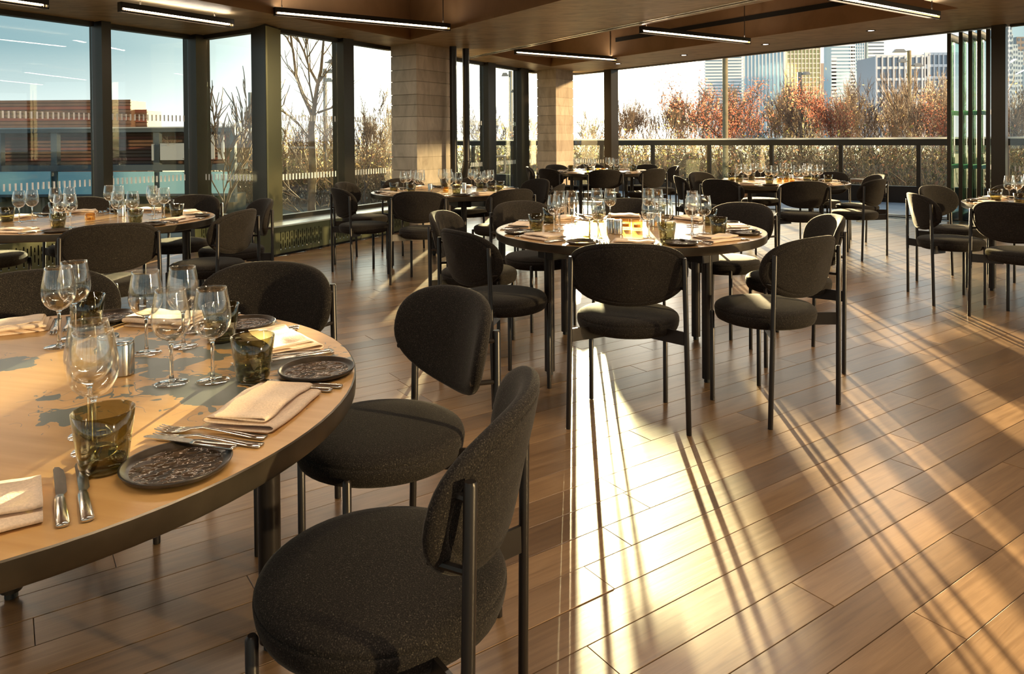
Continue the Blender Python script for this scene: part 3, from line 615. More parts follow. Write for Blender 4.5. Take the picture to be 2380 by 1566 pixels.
# ------------------------------------------------------------------ folding glass doors stacked open
sd_ = NC * 1.0
for i, (t_, w, lab) in enumerate(((5.87, 0.88, 'outermost folded glass door leaf standing free at the edge of the opening'), (6.02, 0.86, 'second folded glass door leaf in the stack, next to the outermost'), (6.14, 0.84, 'third folded glass door leaf in the middle of the stack'), (6.25, 0.84, 'fourth folded glass door leaf in the stack'), (6.36, 0.80, 'last folded glass door leaf against the dark corner post'))):
    p = C(t_); ang = math.atan2(NC.y, NC.x) + R((-1.5, -1.0, -0.5, 0.5, 1.0)[i]); zt = soff(p) - 0.03
    if i in (0, 4): w = 0.88
    t = empty('folding_door_leaf', (p.x, p.y, 0.01), ang); tag(t, lab, 'glass door', 'folding door leaves')
    fwid, ft = 0.055, 0.05
    for nm, c, s in (('stile', (fwid / 2, 0, zt / 2), (fwid, ft, zt - 0.02)), ('stile', (w - fwid / 2, 0, zt / 2), (fwid, ft, zt - 0.02)), ('rail', (w / 2, 0, 0.06), (w - 2 * fwid, ft, 0.10)), ('rail', (w / 2, 0, zt - 0.06), (w - 2 * fwid, ft, 0.10))):
        q = MB(); q.box(c, s); obj(nm, q, 'mullion', t)
    q = MB(); q.box((w / 2, 0, zt / 2), (w - 2 * fwid + 0.01, 0.012, zt - 0.2)); obj('pane', q, 'pane_door', t)
    q = MB(); q.box((w / 2, -0.008, 1.60), (w - 2 * fwid, 0.002, 0.07)); q.box((w / 2, -0.008, 0.80), (w - 2 * fwid, 0.002, 0.07)); obj('safety_marking', q, 'marking', t)['kind'] = 'stuff'
    q = MB(); q.tube([(0.03, -0.03, 1.0), (0.03, -0.06, 1.0), (0.03, -0.06, 1.12)], 0.009, 8); obj('latch', q, 'steel', t)

# ------------------------------------------------------------------ terrace and glass balustrade
BP, BD = Vector((3.3, 17.3)), Vector((1.097, -0.836)).normalized(); BS = 1.379
def bal(i): return BP + BD * (BS * i)
mbq = MB(); mbq.prism([tuple(p) for p in (C(-6), C(16), C(16) + NC * 6, bal(12) + Vector((0.2, 0.3)), bal(-7) + Vector((0.2, 0.3)))], -0.30, -0.035); ter = struct('terrace', mbq, 'dark_void')
BN = Vector((-BD.y, BD.x))
pm = MB(); pm.box((0, 0, -0.02), (0.594, 0.594, 0.04), 0, 0.004); pme = pm.mesh('paver', 'paver')
for i in range(-8, 28):
    for j in range(0, 14):
        p = bal(0) + BD * (i * 0.6) - BN * (0.42 + j * 0.6)
        if (p - PC).dot(NC) < 0.46: continue
        if p.y / max(0.1, abs(p.x)) < 0.9: continue
        obj('paver', pme, None, ter, loc=(p.x, p.y, 0.0), rz=math.atan2(BD.y, BD.x))
q = MB(); q.wallbox(C(0.1) + NC * 0.30, C(6.4) + NC * 0.30, -0.01, 0.003, 0.10); g_ = obj('drain_grating', q, 'bronze_black', ter)
bt = empty('glass_balustrade', (BP.x, BP.y, 0), math.atan2(BD.y, BD.x)); tag(bt, 'glass balustrade with dark metal top rail along the terrace edge', 'balustrade')
i0, i1 = -6, 9
q = MB(); q.box(((i0 + i1) / 2 * BS, 0.0, 1.15), ((i1 - i0) * BS, 0.14, 0.12), 0, 0.006); obj('top_rail', q, 'rail_metal', bt)
q = MB(); q.tube([(i0 * BS, 0, 1.218), (i1 * BS, 0, 1.218)], 0.026, 20); smooth_sharp(obj('rail_cap', q, 'cap_highlight', bt))
q = MB(); q.box(((i0 + i1) / 2 * BS, 0.0, 0.15), ((i1 - i0) * BS, 0.12, 0.32)); obj('kerb', q, 'bronze_black', bt)
for i in range(i0, i1 + 1):
    q = MB(); q.box((i * BS, 0.0, 0.70), (0.07, 0.09, 0.80)); obj('post', q, 'mullion', bt)
    if i < i1:
        q = MB(); q.box((i * BS + BS / 2, 0.0, 0.70), (BS - 0.09, 0.014, 0.78)); obj('pane', q, 'pane', bt)
bw = empty('timber_bench', (bal(2.6) - BN * 0.55).to_3d(), math.atan2(BD.y, BD.x)); tag(bw, 'low brown timber bench on the terrace beside the balustrade', 'bench')
q = MB(); q.box((0, 0, 0.43), (2.6, 0.42, 0.05)); obj('seat', q, 'timber', bw)
for sx in (-1.2, 1.2):
    q = MB(); q.box((sx, 0, 0.20), (0.08, 0.40, 0.41)); obj('leg', q, 'timber', bw)

# ------------------------------------------------------------------ chairs
def backrest_mesh():
    w, d, y0, zt, zb, lean = .261, .09, -.285, .829, .545, .221
    rho = (w * w + d * d) / (2 * d); c0 = y0 + rho; hm = math.asin(w / rho); zm = zb + .53 * (zt - zb)
    def pt(k, t, off):          # k 0..1 from centre to edge, t angle, off = radial offset (outwards positive)
        c, s = math.cos(t), math.sin(t); n = 2.6 if s > 0 else 2.15
        a = math.copysign(abs(c) ** (2 / n), c) * k; b_ = math.copysign(abs(s) ** (2 / n), s) * k
        ph = a * hm; z = zm + ((zt - zm) if s > 0 else (zm - zb)) * b_
        return ((rho + off) * math.sin(ph), c0 - (rho + off) * math.cos(ph) - lean * (z - zm), z)
    # rings from front centre round the edge to the rear centre, with a sewn groove on the rear
    rings = [(0.001, -.020), (0.3, -.021), (0.6, -.022), (0.82, -.021), (0.93, -.017), (0.98, -.010), (1.0, 0.0), (0.985, .009), (0.95, .014), (0.90, .016), (0.872, .0165), (0.862, .0115), (0.852, .0165), (0.80, .018), (0.5, .019), (0.001, .019)]
    n = 48; mb = MB(); vs = []; fs = []
    for (k, off) in rings:
        for i in range(n): vs.append(pt(k, 2 * math.pi * i / n, off))
    for r_ in range(len(rings) - 1):
        for i in range(n):
            i2 = (i + 1) % n; fs.append((r_ * n + i, r_ * n + i2, (r_ + 1) * n + i2, (r_ + 1) * n + i))
    fs.append(tuple(range(n - 1, -1, -1))); fs.append(tuple((len(rings) - 1) * n + i for i in range(n)))
    mb.add(vs, fs)
    seam = MB(); seam.tube([pt(0.862, 2 * math.pi * i / n, .0135) for i in range(n + 1)], 0.0028, 5, False)
    return mb, seam
def make_chair():
    root = empty('dining_chair')
    mb = MB(); prof = [(0.0, 0.398), (0.16, 0.396), (0.205, 0.399), (0.224, 0.408), (0.231, 0.424), (0.2345, 0.444), (0.234, 0.455), (0.2305, 0.4565), (0.233, 0.459), (0.229, 0.468), (0.217, 0.477), (0.19, 0.4835), (0.13, 0.488), (0.06, 0.4895), (0.0, 0.490)]
    mb.lathe(prof, 48, (0, -0.03, 0)); obj('seat', mb, 'wool', root, True)
    bk, seam = backrest_mesh(); b_ = obj('backrest', bk, 'wool', root, True); obj('seam', seam, 'wool', b_, True)
    for s in (-1, 1):
        mb = MB(); mb.tube([(s * .259, -.250, 0), (s * .2416, -.262, .757), (s * .2414, -.262, .762)], [.0112, .0112, .009], 12); smooth_sharp(obj('leg', mb, 'bronze_black', root))
        mb = MB(); mb.tube([(s * .178, .139, 0), (s * .178, .139, .432), (s * .178, .139, .438)], [.0112, .0112, .007], 12); smooth_sharp(obj('leg', mb, 'bronze_black', root))
        # flat bracket from under the seat to the back leg
        a = Vector((s * .10, -.11)); e = Vector((s * .247, -.255)); d = (e - a).normalized(); nn = Vector((-d.y, d.x)) * .004
        mb = MB(); mb.add([(a.x - nn.x, a.y - nn.y, .375), (e.x - nn.x, e.y - nn.y, .385), (e.x + nn.x, e.y + nn.y, .385), (a.x + nn.x, a.y + nn.y, .375), (a.x - nn.x, a.y - nn.y, .433), (e.x - nn.x, e.y - nn.y, .443), (e.x + nn.x, e.y + nn.y, .443), (a.x + nn.x, a.y + nn.y, .433)], [(3, 2, 1, 0), (4, 5, 6, 7), (0, 1, 5, 4), (1, 2, 6, 5), (2, 3, 7, 6), (3, 0, 4, 7)])
        obj('seat_bracket', mb, 'bronze_black', root)
        for z in (.625, .735):
            y_leg = -.250 - .012 * z / .757; yb = -.205 - .221 * (z - .695)
            mb = MB(); mb.tube([(s * .2445, y_leg, z), (s * .224, yb, z)], .007, 8); obj('back_pin', mb, 'bronze_black', root)
    return root
TAB = {'print': ((-1.124, 1.553), 30), 'left': ((-2.855, 5.014), 30), 'mid': ((0.675, 4.317), 35), 'col': ((-0.66, 7.54), 20), 'far': ((1.42, 11.6), 30), 'rail': ((3.1, 8.6), 15), 'door': ((4.31, 5.60), 40)}
TN = {'print': 'round table with the botanical print', 'left': 'round table by the left window panes', 'mid': 'round table with three candle glasses amid the room', 'col': 'round table before the left concrete column', 'far': 'farthest round table by the corner column', 'rail': 'round table before the glass balustrade', 'door': 'round table beside the folded glass doors'}
TS = {'print': 'print-topped table', 'left': 'left window table', 'mid': 'three-candle table', 'col': 'left column table', 'far': 'farthest table', 'rail': 'balustrade table', 'door': 'folding door table'}
CH = [
 # table, angle, ring radius, which side it backs onto
 ('print', -10.7, .86, 'backing the sunlit floor'), ('print', 33.8, .874, 'backing the three-candle table'), ('print', 78, .90, 'backing the left column table'), ('print', 118, .88, 'backing the left window table'),
 ('left', 304.1, .858, 'backing the print-topped table'), ('left', 349.6, .826, 'backing the three-candle table'), ('left', 35, .88, 'beside the brass corner panel'), ('left', 79, .88, 'backing the narrow return pane'),
 ('left', 124, .88, 'backing the wide window panes'), ('left', 165, .88, 'only a seat edge showing'),
 ('mid', 260.9, .888, 'backing the sunlit open floor'), ('mid', 304.5, .913, 'sunlit seat, back half turned'), ('mid', -5, .88, 'backing the folding door table'), ('mid', 38, .88, 'backing the balustrade table'),
 ('mid', 81, .88, 'backing the farthest table'), ('mid', 123, .88, 'backing the corner column'), ('mid', 166, .88, 'backing the left column table'), ('mid', 214.5, .86, 'backing the print-topped table'),
 ('col', 262, .88, 'backing the room'), ('col', 213.5, .88, 'before the slotted radiator cabinet'), ('col', 167, .88, 'backing the bright sill'), ('col', 122, .88, 'backing the concrete column'),
 ('col', 77, .88, 'backing the flue pipes'), ('col', 34, .88, 'backing the glass door handle'), ('col', 347, .88, 'backing the farthest table'), ('col', 306, .88, 'backing the three-candle table'),
 ('far', 265, .88, 'backing the room'), ('far', 219, .88, 'backing the left column table'), ('far', 176, .88, 'backing the glass door'), ('far', 127, .88, 'backing the corner column'),
 ('far', 94, .88, 'backing the dark post'), ('far', 43, .88, 'backing the terrace'), ('far', 304, .88, 'backing the three-candle table'), ('far', 2, .88, 'backing the balustrade table'),
 ('rail', 263, .88, 'backing the room'), ('rail', 307, .88, 'backing the folding door table'), ('rail', -1, .88, 'backing the folded doors'), ('rail', 37, .88, 'beside the timber bench'),
 ('rail', 84, .88, 'backing the terrace pavers'), ('rail', 127, .88, 'backing the bare trees'), ('rail', 178, .88, 'backing the farthest table'), ('rail', 219, .88, 'backing the three-candle table'),
 ('door', 171, .88, 'with the sunlit edge'), ('door', 118, .88, 'backing the opening'), ('door', 213, .88, 'backing the open floor'), ('door', 75, .88, 'hidden behind the wine glasses')]
def seat_name(tb, ang):
    for t_, a_, r_, w_ in CH:
        if t_ == tb and abs((a_ - ang + 180) % 360 - 180) < 5: return 'seat ' + w_
    return 'place without a chair in view'
chair0 = make_chair()
for i, (tb, ang, rr_, where) in enumerate(CH):
    c = chair0 if i == 0 else copy_tree(chair0)
    (cx_, cy_), _ = TAB[tb]; a = R(ang)
    c.location = (cx_ + rr_ * math.cos(a), cy_ + rr_ * math.sin(a), 0.0012); c.rotation_euler = (0, 0, a + math.pi / 2)
    tag(c, 'charcoal wool chair at the ' + TS[tb] + ', ' + where, 'chair', 'chairs at the ' + TS[tb])

# ------------------------------------------------------------------ tables
TZ, TR = 0.744, 0.7734
for k, ((cx_, cy_), la) in TAB.items():
    t = empty('dining_table', (cx_, cy_, 0), R(la)); tag(t, TN[k] + (' in warm honey lacquer' if k != 'print' else ' in grey blue on honey lacquer'), 'table', 'round dining tables')
    q = MB(); q.lathe([(0.0, TZ - 0.004), (TR - 0.003, TZ - 0.004), (TR - 0.003, TZ), (0.0, TZ)], 96); tp = obj('table_top', q, 'printed_top' if k == 'print' else 'honey_top', t)
    q = MB(); q.lathe([(0.0, TZ - 0.044), (TR - 0.006, TZ - 0.044), (TR - 0.001, TZ - 0.041), (TR, TZ - 0.036), (TR, TZ - 0.002), (TR - 0.0025, TZ + 0.0003), (TR - 0.0032, TZ - 0.003)], 96); smooth_sharp(obj('edge_band', q, 'table_band', t), 30)
    for j in range(2):
        an = R(45 + 90 * j); q = MB(); q.box((0, 0, TZ - 0.044 - 0.035), (1.22, 0.13, 0.07), an); obj('crossbar', q, 'bronze_black', t)
    for j in range(4):
        a = R(90 * j + 45); q = MB(); q.tube([(0.585 * math.cos(a), 0.585 * math.sin(a), 0.022), (0.585 * math.cos(a), 0.585 * math.sin(a), TZ - 0.05)], 0.0275, 20); lg = smooth_sharp(obj('leg', q, 'bronze_black', t))
        q = MB(); q.tube([(0.585 * math.cos(a), 0.585 * math.sin(a), 0.002), (0.585 * math.cos(a), 0.585 * math.sin(a), 0.024)], 0.017, 12); obj('foot', q, 'rubber', lg)
    t.rotation_euler = (0, 0, R(la - 45))

# ------------------------------------------------------------------ tableware prototypes
def wine_mesh():
    pr = [(0.0, 0.0955), (0.010, 0.096), (0.022, 0.1015), (0.032, 0.112), (0.0385, 0.126), (0.0405, 0.141), (0.0395, 0.160), (0.036, 0.182), (0.0325, 0.203), (0.0318, 0.2085)]
    inn = [(max(r - 0.0011, 0.0), z + (0.0011 if i < 3 else 0)) for i, (r, z) in enumerate(pr)]
    bowl = MB(); bowl.lathe(pr + [(0.0312, 0.2092)] + inn[::-1], 36, cap=False)
    stem = MB(); stem.lathe([(0.0085, 0.0045), (0.0052, 0.010), (0.0038, 0.022), (0.0036, 0.060), (0.0040, 0.085), (0.0065, 0.0935), (0.0105, 0.0962)], 16)
    foot = MB(); foot.lathe([(0.0, 0.0005), (0.0345, 0.0005), (0.0362, 0.0014), (0.0345, 0.0022), (0.020, 0.0030), (0.0, 0.0052)], 36)
    return bowl, stem, foot
def make_wine(parts=True):
    b_, s_, f_ = wine_mesh()
    if parts:
        r_ = empty('wine_glass'); obj('bowl', b_, 'wine_glass', r_, True); obj('stem', s_, 'solid_glass', r_, True); obj('foot', f_, 'wine_glass', r_, True); return r_
    m_ = MB(); 
    for x in (b_, s_, f_): m_.add(x.v, x.f)
    return obj('wine_glass', m_, 'wine_glass', None, True)
def make_tumbler():
    r_ = empty('tumbler')
    q = MB(); q.lathe([(0.034, 0.006), (0.037, 0.012), (0.0475, 0.097), (0.0466, 0.0978), (0.0455, 0.097), (0.0355, 0.020), (0.033, 0.016)], 36, cap=False); obj('wall', q, 'olive_glass', r_, True)
    q = MB(); q.lathe([(0.0, 0.001), (0.032, 0.001), (0.0350, 0.004), (0.0362, 0.010), (0.0345, 0.0175), (0.0, 0.0165)], 36); obj('thick_base', q, 'olive_glass_base', r_, True)
    return r_
def make_plate():
    r_ = empty('side_plate')
    q = MB(); q.lathe([(0.0, 0.001), (0.070, 0.001), (0.082, 0.006), (0.086, 0.0135), (0.0845, 0.0150), (0.082, 0.0140), (0.077, 0.0085), (0.070, 0.0062)], 48, cap=False); obj('rim', q, 'stoneware', r_, True)
    q = MB(); q.lathe([(0.0705, 0.0063), (0.05, 0.0058), (0.0, 0.0058)], 48, cap=False); obj('well', q, 'stoneware_well', r_, True)
    return r_
def fork_mesh():
    q = MB(); n = 12; vs = []; fs = []
    # handle and neck as a shaped strip, then four tines; +y towards the tips
    st = [(-0.110, 0.0100, 0.003), (-0.085, 0.0092, 0.004), (-0.03, 0.0060, 0.009), (0.015, 0.0035, 0.012), (0.035, 0.0055, 0.009), (0.050, 0.0115, 0.005), (0.062, 0.0125, 0.0035)]
    for y, w, z in st: vs += [(-w, y, z), (w, y, z), (w, y, z + 0.0022), (-w, y, z + 0.0022)]
    for i in range(len(st) - 1):
        o_ = i * 4; fs += [(o_ + a, o_ + (a + 1) % 4, o_ + 4 + (a + 1) % 4, o_ + 4 + a) for a in range(4)]
    fs += [(3, 2, 1, 0), tuple(len(st) * 4 - 4 + a for a in range(4))]; q.add(vs, fs)
    for k in range(4):
        x = -0.0105 + k * 0.007; q.tube([(x, 0.060, 0.0045), (x, 0.085, 0.0035), (x, 0.108, 0.0075)], [0.0019, 0.0018, 0.0009], 6)
    return q
def knife_meshes(L=0.22):
    h = MB(); s = L / 0.22
    h.tube([(0, -0.110 * s, 0.004), (0, -0.106 * s, 0.004), (0, -0.02 * s, 0.004), (0, -0.008 * s, 0.004)], [0.0045, 0.0062, 0.0052, 0.0042], 10)
    h.v = [(x * 1.5, y, 0.0045 + (z - 0.004) * 0.72) for x, y, z in h.v]
    b_ = MB(); out = [(-0.0035, -0.01), (0.006, -0.008), (0.0105, 0.002), (0.0115, 0.06), (0.0095, 0.09), (0.004, 0.107), (-0.002, 0.110), (-0.0045, 0.10), (-0.0045, 0.0)]
    b_.prism([(x, y * s) for x, y in out], 0.0035, 0.0052)
    return b_, h
def make_knife(name='table_knife', L=0.22):
    b_, h = knife_meshes(L); r_ = empty(name); obj('blade', b_, 'cutlery', r_); obj('handle', h, 'cutlery', r_, True); return r_
def napkin_mesh(seed):
    # one cloth strip folded in three layers, the upper fold set back; x long side, y short side
    rg = random.Random(seed); q = MB(); hx = 0.105
    path = [(0.074, 0.0012), (0.0, 0.0012), (-0.066, 0.0014), (-0.0745, 0.0045), (-0.0735, 0.0085), (-0.066, 0.0108), (0.0, 0.0100), (0.062, 0.0102), (0.0705, 0.0128), (0.0700, 0.0165), (0.0635, 0.0190), (0.0, 0.0180), (-0.046, 0.0176), (-0.0525, 0.0190), (-0.0515, 0.0222), (-0.045, 0.0238), (0.0, 0.0226), (0.050, 0.0222)]
    ph = rg.uniform(0, 6); nx = 16; th = 0.0021; rows = []
    for i in range(nx + 1):
        x = -hx + 2 * hx * i / nx; rows.append(x)
    L = len(path); vs = []; fs = []
    for i, x in enumerate(rows):
        for sgn in (-1, 1):
            for j, (y, z) in enumerate(path):
                a = path[max(j - 1, 0)]; b_ = path[min(j + 1, L - 1)]; t = Vector((b_[0] - a[0], b_[1] - a[1])).normalized(); n = Vector((-t.y, t.x)) * th / 2 * sgn
                lift = (z / 0.024); sk = 0.006 * lift * math.sin(ph) + 0.012 * lift
                wz = lift * (0.0022 * math.sin(x * 38 + ph + j * 0.2) + 0.0012 * math.sin(x * 80 + 2 * ph)); wy = 0.003 * math.sin(x * 22 + ph + z * 90)
                vs.append((x * (1 - 0.05 * lift) + sk, y + n.x + wy, max(0.0004, z + n.y + wz)))
    def ix(i, s, j): return (i * 2 + s) * L + j
    for i in range(nx):
        for j in range(L - 1):
            fs.append((ix(i, 0, j), ix(i, 0, j + 1), ix(i + 1, 0, j + 1), ix(i + 1, 0, j)))
            fs.append((ix(i, 1, j), ix(i + 1, 1, j), ix(i + 1, 1, j + 1), ix(i, 1, j + 1)))
        for j in (0, L - 1): fs.append((ix(i, 0, j), ix(i + 1, 0, j), ix(i + 1, 1, j), ix(i, 1, j)))
    for i in (0, nx):
        for j in range(L - 1): fs.append((ix(i, 0, j), ix(i, 1, j), ix(i, 1, j + 1), ix(i, 0, j + 1)))
    q.add(vs, fs); return q
PROTO = {}
PROTO['wine'] = make_wine(True); PROTO['wine_far'] = make_wine(False); PROTO['tumbler'] = make_tumbler(); PROTO['plate'] = make_plate()
PROTO['knife'] = make_knife(); PROTO['butter'] = make_knife('butter_knife', 0.185)
fk = fork_mesh(); PROTO['fork'] = obj('fork', fk, 'cutlery', None, True)
NAPM = [napkin_mesh(s).mesh('napkin', 'napkin', True) for s in range(5)]
USED = set()
def put(kind, x, y, z, rz, label, cat, group):
    if kind == 'napkin':
        o = bpy.data.objects.new('napkin', NAPM[len(USED) % 5]); col.objects.link(o); USED.add(len(USED) + 1000)
    else:
        p = PROTO[kind]
        if kind in USED: o = copy_tree(p)
        else: o = p; kids(p); USED.add(kind)
    o.location = (x, y, z); o.rotation_euler = (0, 0, rz); tag(o, label, cat, group); return o
ZS = TZ + 0.0006
def setting(tb, ang, over=None, skip=()):
    (cx_, cy_), _ = TAB[tb]; a = R(ang); rad = Vector((math.cos(a), math.sin(a))); fx = -rad; rg_ = Vector((fx.y, -fx.x)); c = Vector((cx_, cy_))
    name = TN[tb]; near = tb in ('print', 'left', 'mid')
    J = lambda s: random.uniform(-s, s)
    base_rz = math.atan2(fx.y, fx.x) - math.pi / 2
    def w(x, y): p = c + rad * (TR - y) + rg_ * x; return p.x, p.y
    items = {'napkin': (0.020, 0.142), 'plate': (-0.226, 0.15), 'fork1': (-0.096, 0.178), 'fork2': (-0.126, 0.163), 'knife1': (0.144, 0.165), 'knife2': (0.167, 0.156), 'butter': (-0.165, 0.165), 'tumbler': (0.195, 0.272), 'wine1': (0.112, 0.385), 'wine2': (0.198, 0.372)}
    if tb == 'print': items['wine1'] = (0.138, 0.424); items['wine2'] = (0.166, 0.342); items['tumbler'] = (0.200, 0.262)
    if over: items.update(over)
    jf, jk = R(J(3)), R(J(3))
    seat_t = seat_name(tb, ang); on = ', ' + TS[tb] + ', ' + seat_t; onp = ' on the ' + TS[tb]
    for k, (x, y) in items.items():
        if k in skip: continue
        if k == 'napkin': put('napkin', *w(x + J(.002), y + J(.006)), ZS, base_rz + R(J(3)), 'folded blush linen napkin' + on, 'napkin', 'napkins' + onp)
        elif k == 'plate': put('plate', *w(x, y + J(.006)), ZS, 0, 'dark glazed side plate' + on, 'plate', 'side plates' + onp)
        elif k == 'fork1': put('fork', *w(x, y + J(.004)), ZS - 0.002, base_rz + jf, 'inner fork next to napkin' + on, 'fork', 'forks' + onp)
        elif k == 'fork2': put('fork', *w(x, y + J(.004)), ZS - 0.002, base_rz + jf, 'outer fork next to plate' + on, 'fork', 'forks' + onp)
        elif k == 'knife1': put('knife', *w(x, y + J(.004)), ZS - 0.0012, base_rz + jk, 'inner table knife next to napkin' + on, 'knife', 'table knives' + onp)
        elif k == 'knife2': put('knife', *w(x, y + J(.004)), ZS - 0.0012, base_rz + jk, 'outer table knife' + on, 'knife', 'table knives' + onp)
        elif k == 'butter': put('butter', *w(x, y), ZS + 0.0135, base_rz + R(J(6)), 'butter knife across side plate' + on, 'knife', 'butter knives' + onp)
        elif k == 'tumbler': put('tumbler', *w(x + J(.006), y + J(.006)), ZS, J(3), 'smoky olive tumbler' + on, 'tumbler', 'tumblers' + onp)
        elif k == 'wine1': put('wine' if near else 'wine_far', *w(x, y), ZS, J(3), 'inner clear wine glass' + on, 'wine glass', 'wine glasses' + onp)
        else: put('wine' if near else 'wine_far', *w(x, y), ZS, J(3), 'outer clear wine glass, near tumbler' + on, 'wine glass', 'wine glasses' + onp)
setting('print', -10.7, {'plate': (-0.243, 0.145), 'butter': (-0.180, 0.165), 'fork1': (-0.102, 0.178), 'fork2': (-0.136, 0.163), 'knife1': (0.150, 0.165), 'knife2': (0.176, 0.150)}); setting('print', 33.8, {'tumbler': (0.150, 0.262), 'wine1': (0.140, 0.440), 'wine2': (0.150, 0.352), 'plate': (-0.262, 0.145)})
setting('print', 78); setting('print', 118); setting('print', -56, {'napkin': (-0.016, 0.145), 'knife1': (0.113, 0.160), 'knife2': (0.143, 0.162), 'tumbler': (0.176, 0.225), 'wine1': (0.172, 0.402), 'wine2': (0.172, 0.318)}, ('fork1', 'fork2', 'plate', 'butter'))
for a in (304.1, 349.6, 35, 79, 124, 165, 258): setting('left', a)
for a in (260.9, 304.5, -5, 38, 81, 123, 166, 214.5): setting('mid', a)
for a in (262, 213.5, 167, 122, 77, 34, 347, 306): setting('col', a)
for a in (265, 219, 175, 130, 91, 46, 306, 2): setting('far', a)
for a in (263, 307, -1, 37, 84, 127, 178, 219): setting('rail', a)
for a in (171, 118, 213, 75, 260): setting('door', a)
def steel_pot(x, y, tb):
    t = empty('steel_shaker', (x, y, ZS)); tag(t, 'brushed steel cylinder amid the ' + TS[tb], 'shaker', 'steel cylinders on the ' + TS[tb])
    q = MB(); q.lathe([(0.0, 0.0005), (0.0225, 0.0005), (0.024, 0.002), (0.024, 0.070), (0.023, 0.0725)], 28); smooth_sharp(obj('body', q, 'steel', t))
    q = MB(); q.lathe([(0.0235, 0.0726), (0.0235, 0.078), (0.022, 0.080), (0.0, 0.0795)], 28); smooth_sharp(obj('lid', q, 'steel', t))
def candle(x, y, tb):
    t = empty('candle_glass', (x, y, ZS)); tag(t, 'small amber tealight glass on the ' + TN[tb], 'candle holder', 'tealight glasses on the ' + TN[tb])
    q = MB(); q.lathe([(0.0, 0.001), (0.029, 0.001), (0.0315, 0.006), (0.033, 0.052), (0.0318, 0.053), (0.030, 0.052), (0.0285, 0.010), (0.0, 0.0095)], 28, cap=False); obj('cup', q, 'amber_glass', t, True)
    q = MB(); q.lathe([(0.0, 0.0105), (0.0195, 0.0105), (0.0195, 0.028), (0.0, 0.0275)], 20); wx = obj('wax', q, 'wax', t, True)
    q = MB(); q.tube([(0, 0, 0.0275), (0, 0, 0.034)], 0.0008, 6); obj('wick', q, 'dark_void', wx)
for x, y in ((0.551, 4.130), (0.585, 4.085), (0.830, 4.446), (0.868, 4.405)): steel_pot(x, y, 'mid')
for x, y in ((0.612, 4.40), (0.668, 4.355), (0.728, 4.31)): candle(x, y, 'mid')
for x, y in ((-2.78, 5.248), (-3.123, 5.022)): steel_pot(x, y, 'left')
candle(-2.834, 4.951, 'left')
for x, y in ((-0.835, 7.514), (-0.495, 7.602)): steel_pot(x, y, 'col')
candle(-0.666, 7.40, 'col')
steel_pot(3.321, 8.78, 'rail'); candle(3.10, 8.568, 'rail'); candle(3.175, 8.56, 'rail'); candle(3.24, 8.55, 'rail')
steel_pot(1.30, 11.8, 'far'); candle(1.36, 11.70, 'far'); candle(1.44, 11.68, 'far')
steel_pot(-0.897, 1.690, 'print'); steel_pot(-0.955, 1.735, 'print'); candle(4.15, 5.72, 'door'); steel_pot(4.3, 5.66, 'door')

# ------------------------------------------------------------------ outdoors: ground, trees, poles, neighbours, towers
def X(px, Y): return (px - 1190) / F * Y
def Z(px, py, Y): return H + ((321.3 - 0.0073 * (px - 1190)) - py) / F * Y
mbq = MB(); n_ = 30; vs_ = []; fs_ = []
for i in range(n_ + 1):
    for j in range(n_ + 1):
        vs_.append((-160 + 320 * i / n_, 10.0 + 300 * (j / n_) ** 2, -0.9 + random.uniform(-.12, .12)))
for i in range(n_):
    for j in range(n_): a = i * (n_ + 1) + j; fs_.append((a, a + n_ + 1, a + n_ + 2, a + 1))
mbq.add(vs_, fs_); g = struct('ground', mbq, 'soil', None, True)
mbq = MB(); mbq.box((-20, -5, -1.05), (400, 140, 0.2)); g2 = struct('ground_near', mbq, 'soil')

def tree_mesh(seed, height, levels, spread, trunk_r, twig=True, upright=0.5, leaves=0, leafsize=0.06, ratio=(0.58, 0.8)):
    rg = random.Random(seed); q = MB(); tips = []
    def grow(p, d, L, r, lev):
        n = 4 if lev > 1 else 3; pts = [p.copy()]; rads = [r]; dd = d.copy()
        for i in range(n):
            dd = (dd + Vector((rg.gauss(0, .10), rg.gauss(0, .10), rg.gauss(0, .05) + 0.05 * upright))).normalized()
            p = p + dd * (L / n); pts.append(p.copy()); rads.append(r * (1 - 0.55 * (i + 1) / n))
        q.tube(pts, rads, 7 if lev == levels else (5 if lev > 1 else 3), False)
        if lev <= 1:
            tips.extend(pts[1:])
        if lev == 0: return
        kids_ = rg.randint(3, 4) if lev > 1 else rg.randint(3, 5)
        for k in range(kids_):
            t = rg.uniform(0.35, 1.0) if k else 1.0; i = max(1, int(t * n)); b0 = pts[min(i, n)]
            a = rg.uniform(0, 6.283); s = spread * rg.uniform(0.6, 1.25)
            nd = (dd + Vector((math.cos(a) * s, math.sin(a) * s, upright * 0.35 + rg.uniform(-.15, .2)))).normalized()
            grow(b0, nd, L * rg.uniform(*ratio), max(rads[min(i, n)] * rg.uniform(.55, .75), 0.010), lev - 1)
    grow(Vector((0, 0, 0)), Vector((0, 0, 1)), height * 0.36, trunk_r, levels)
    lf = MB()
    for _ in range(leaves):
        p = rg.choice(tips) + Vector((rg.gauss(0, .20), rg.gauss(0, .20), rg.gauss(0, .18)))
        u = Vector((rg.gauss(0, 1), rg.gauss(0, 1), rg.gauss(0, 1))).normalized(); w = u.orthogonal().normalized(); s = leafsize * rg.uniform(.6, 1.3); lf.cm = 0 if rg.random() < 0.7 else 1
        lf.add([p - u * s, p + w * s * .45, p + u * s, p - w * s * .45], [(0, 1, 2, 3)])
    return q, lf
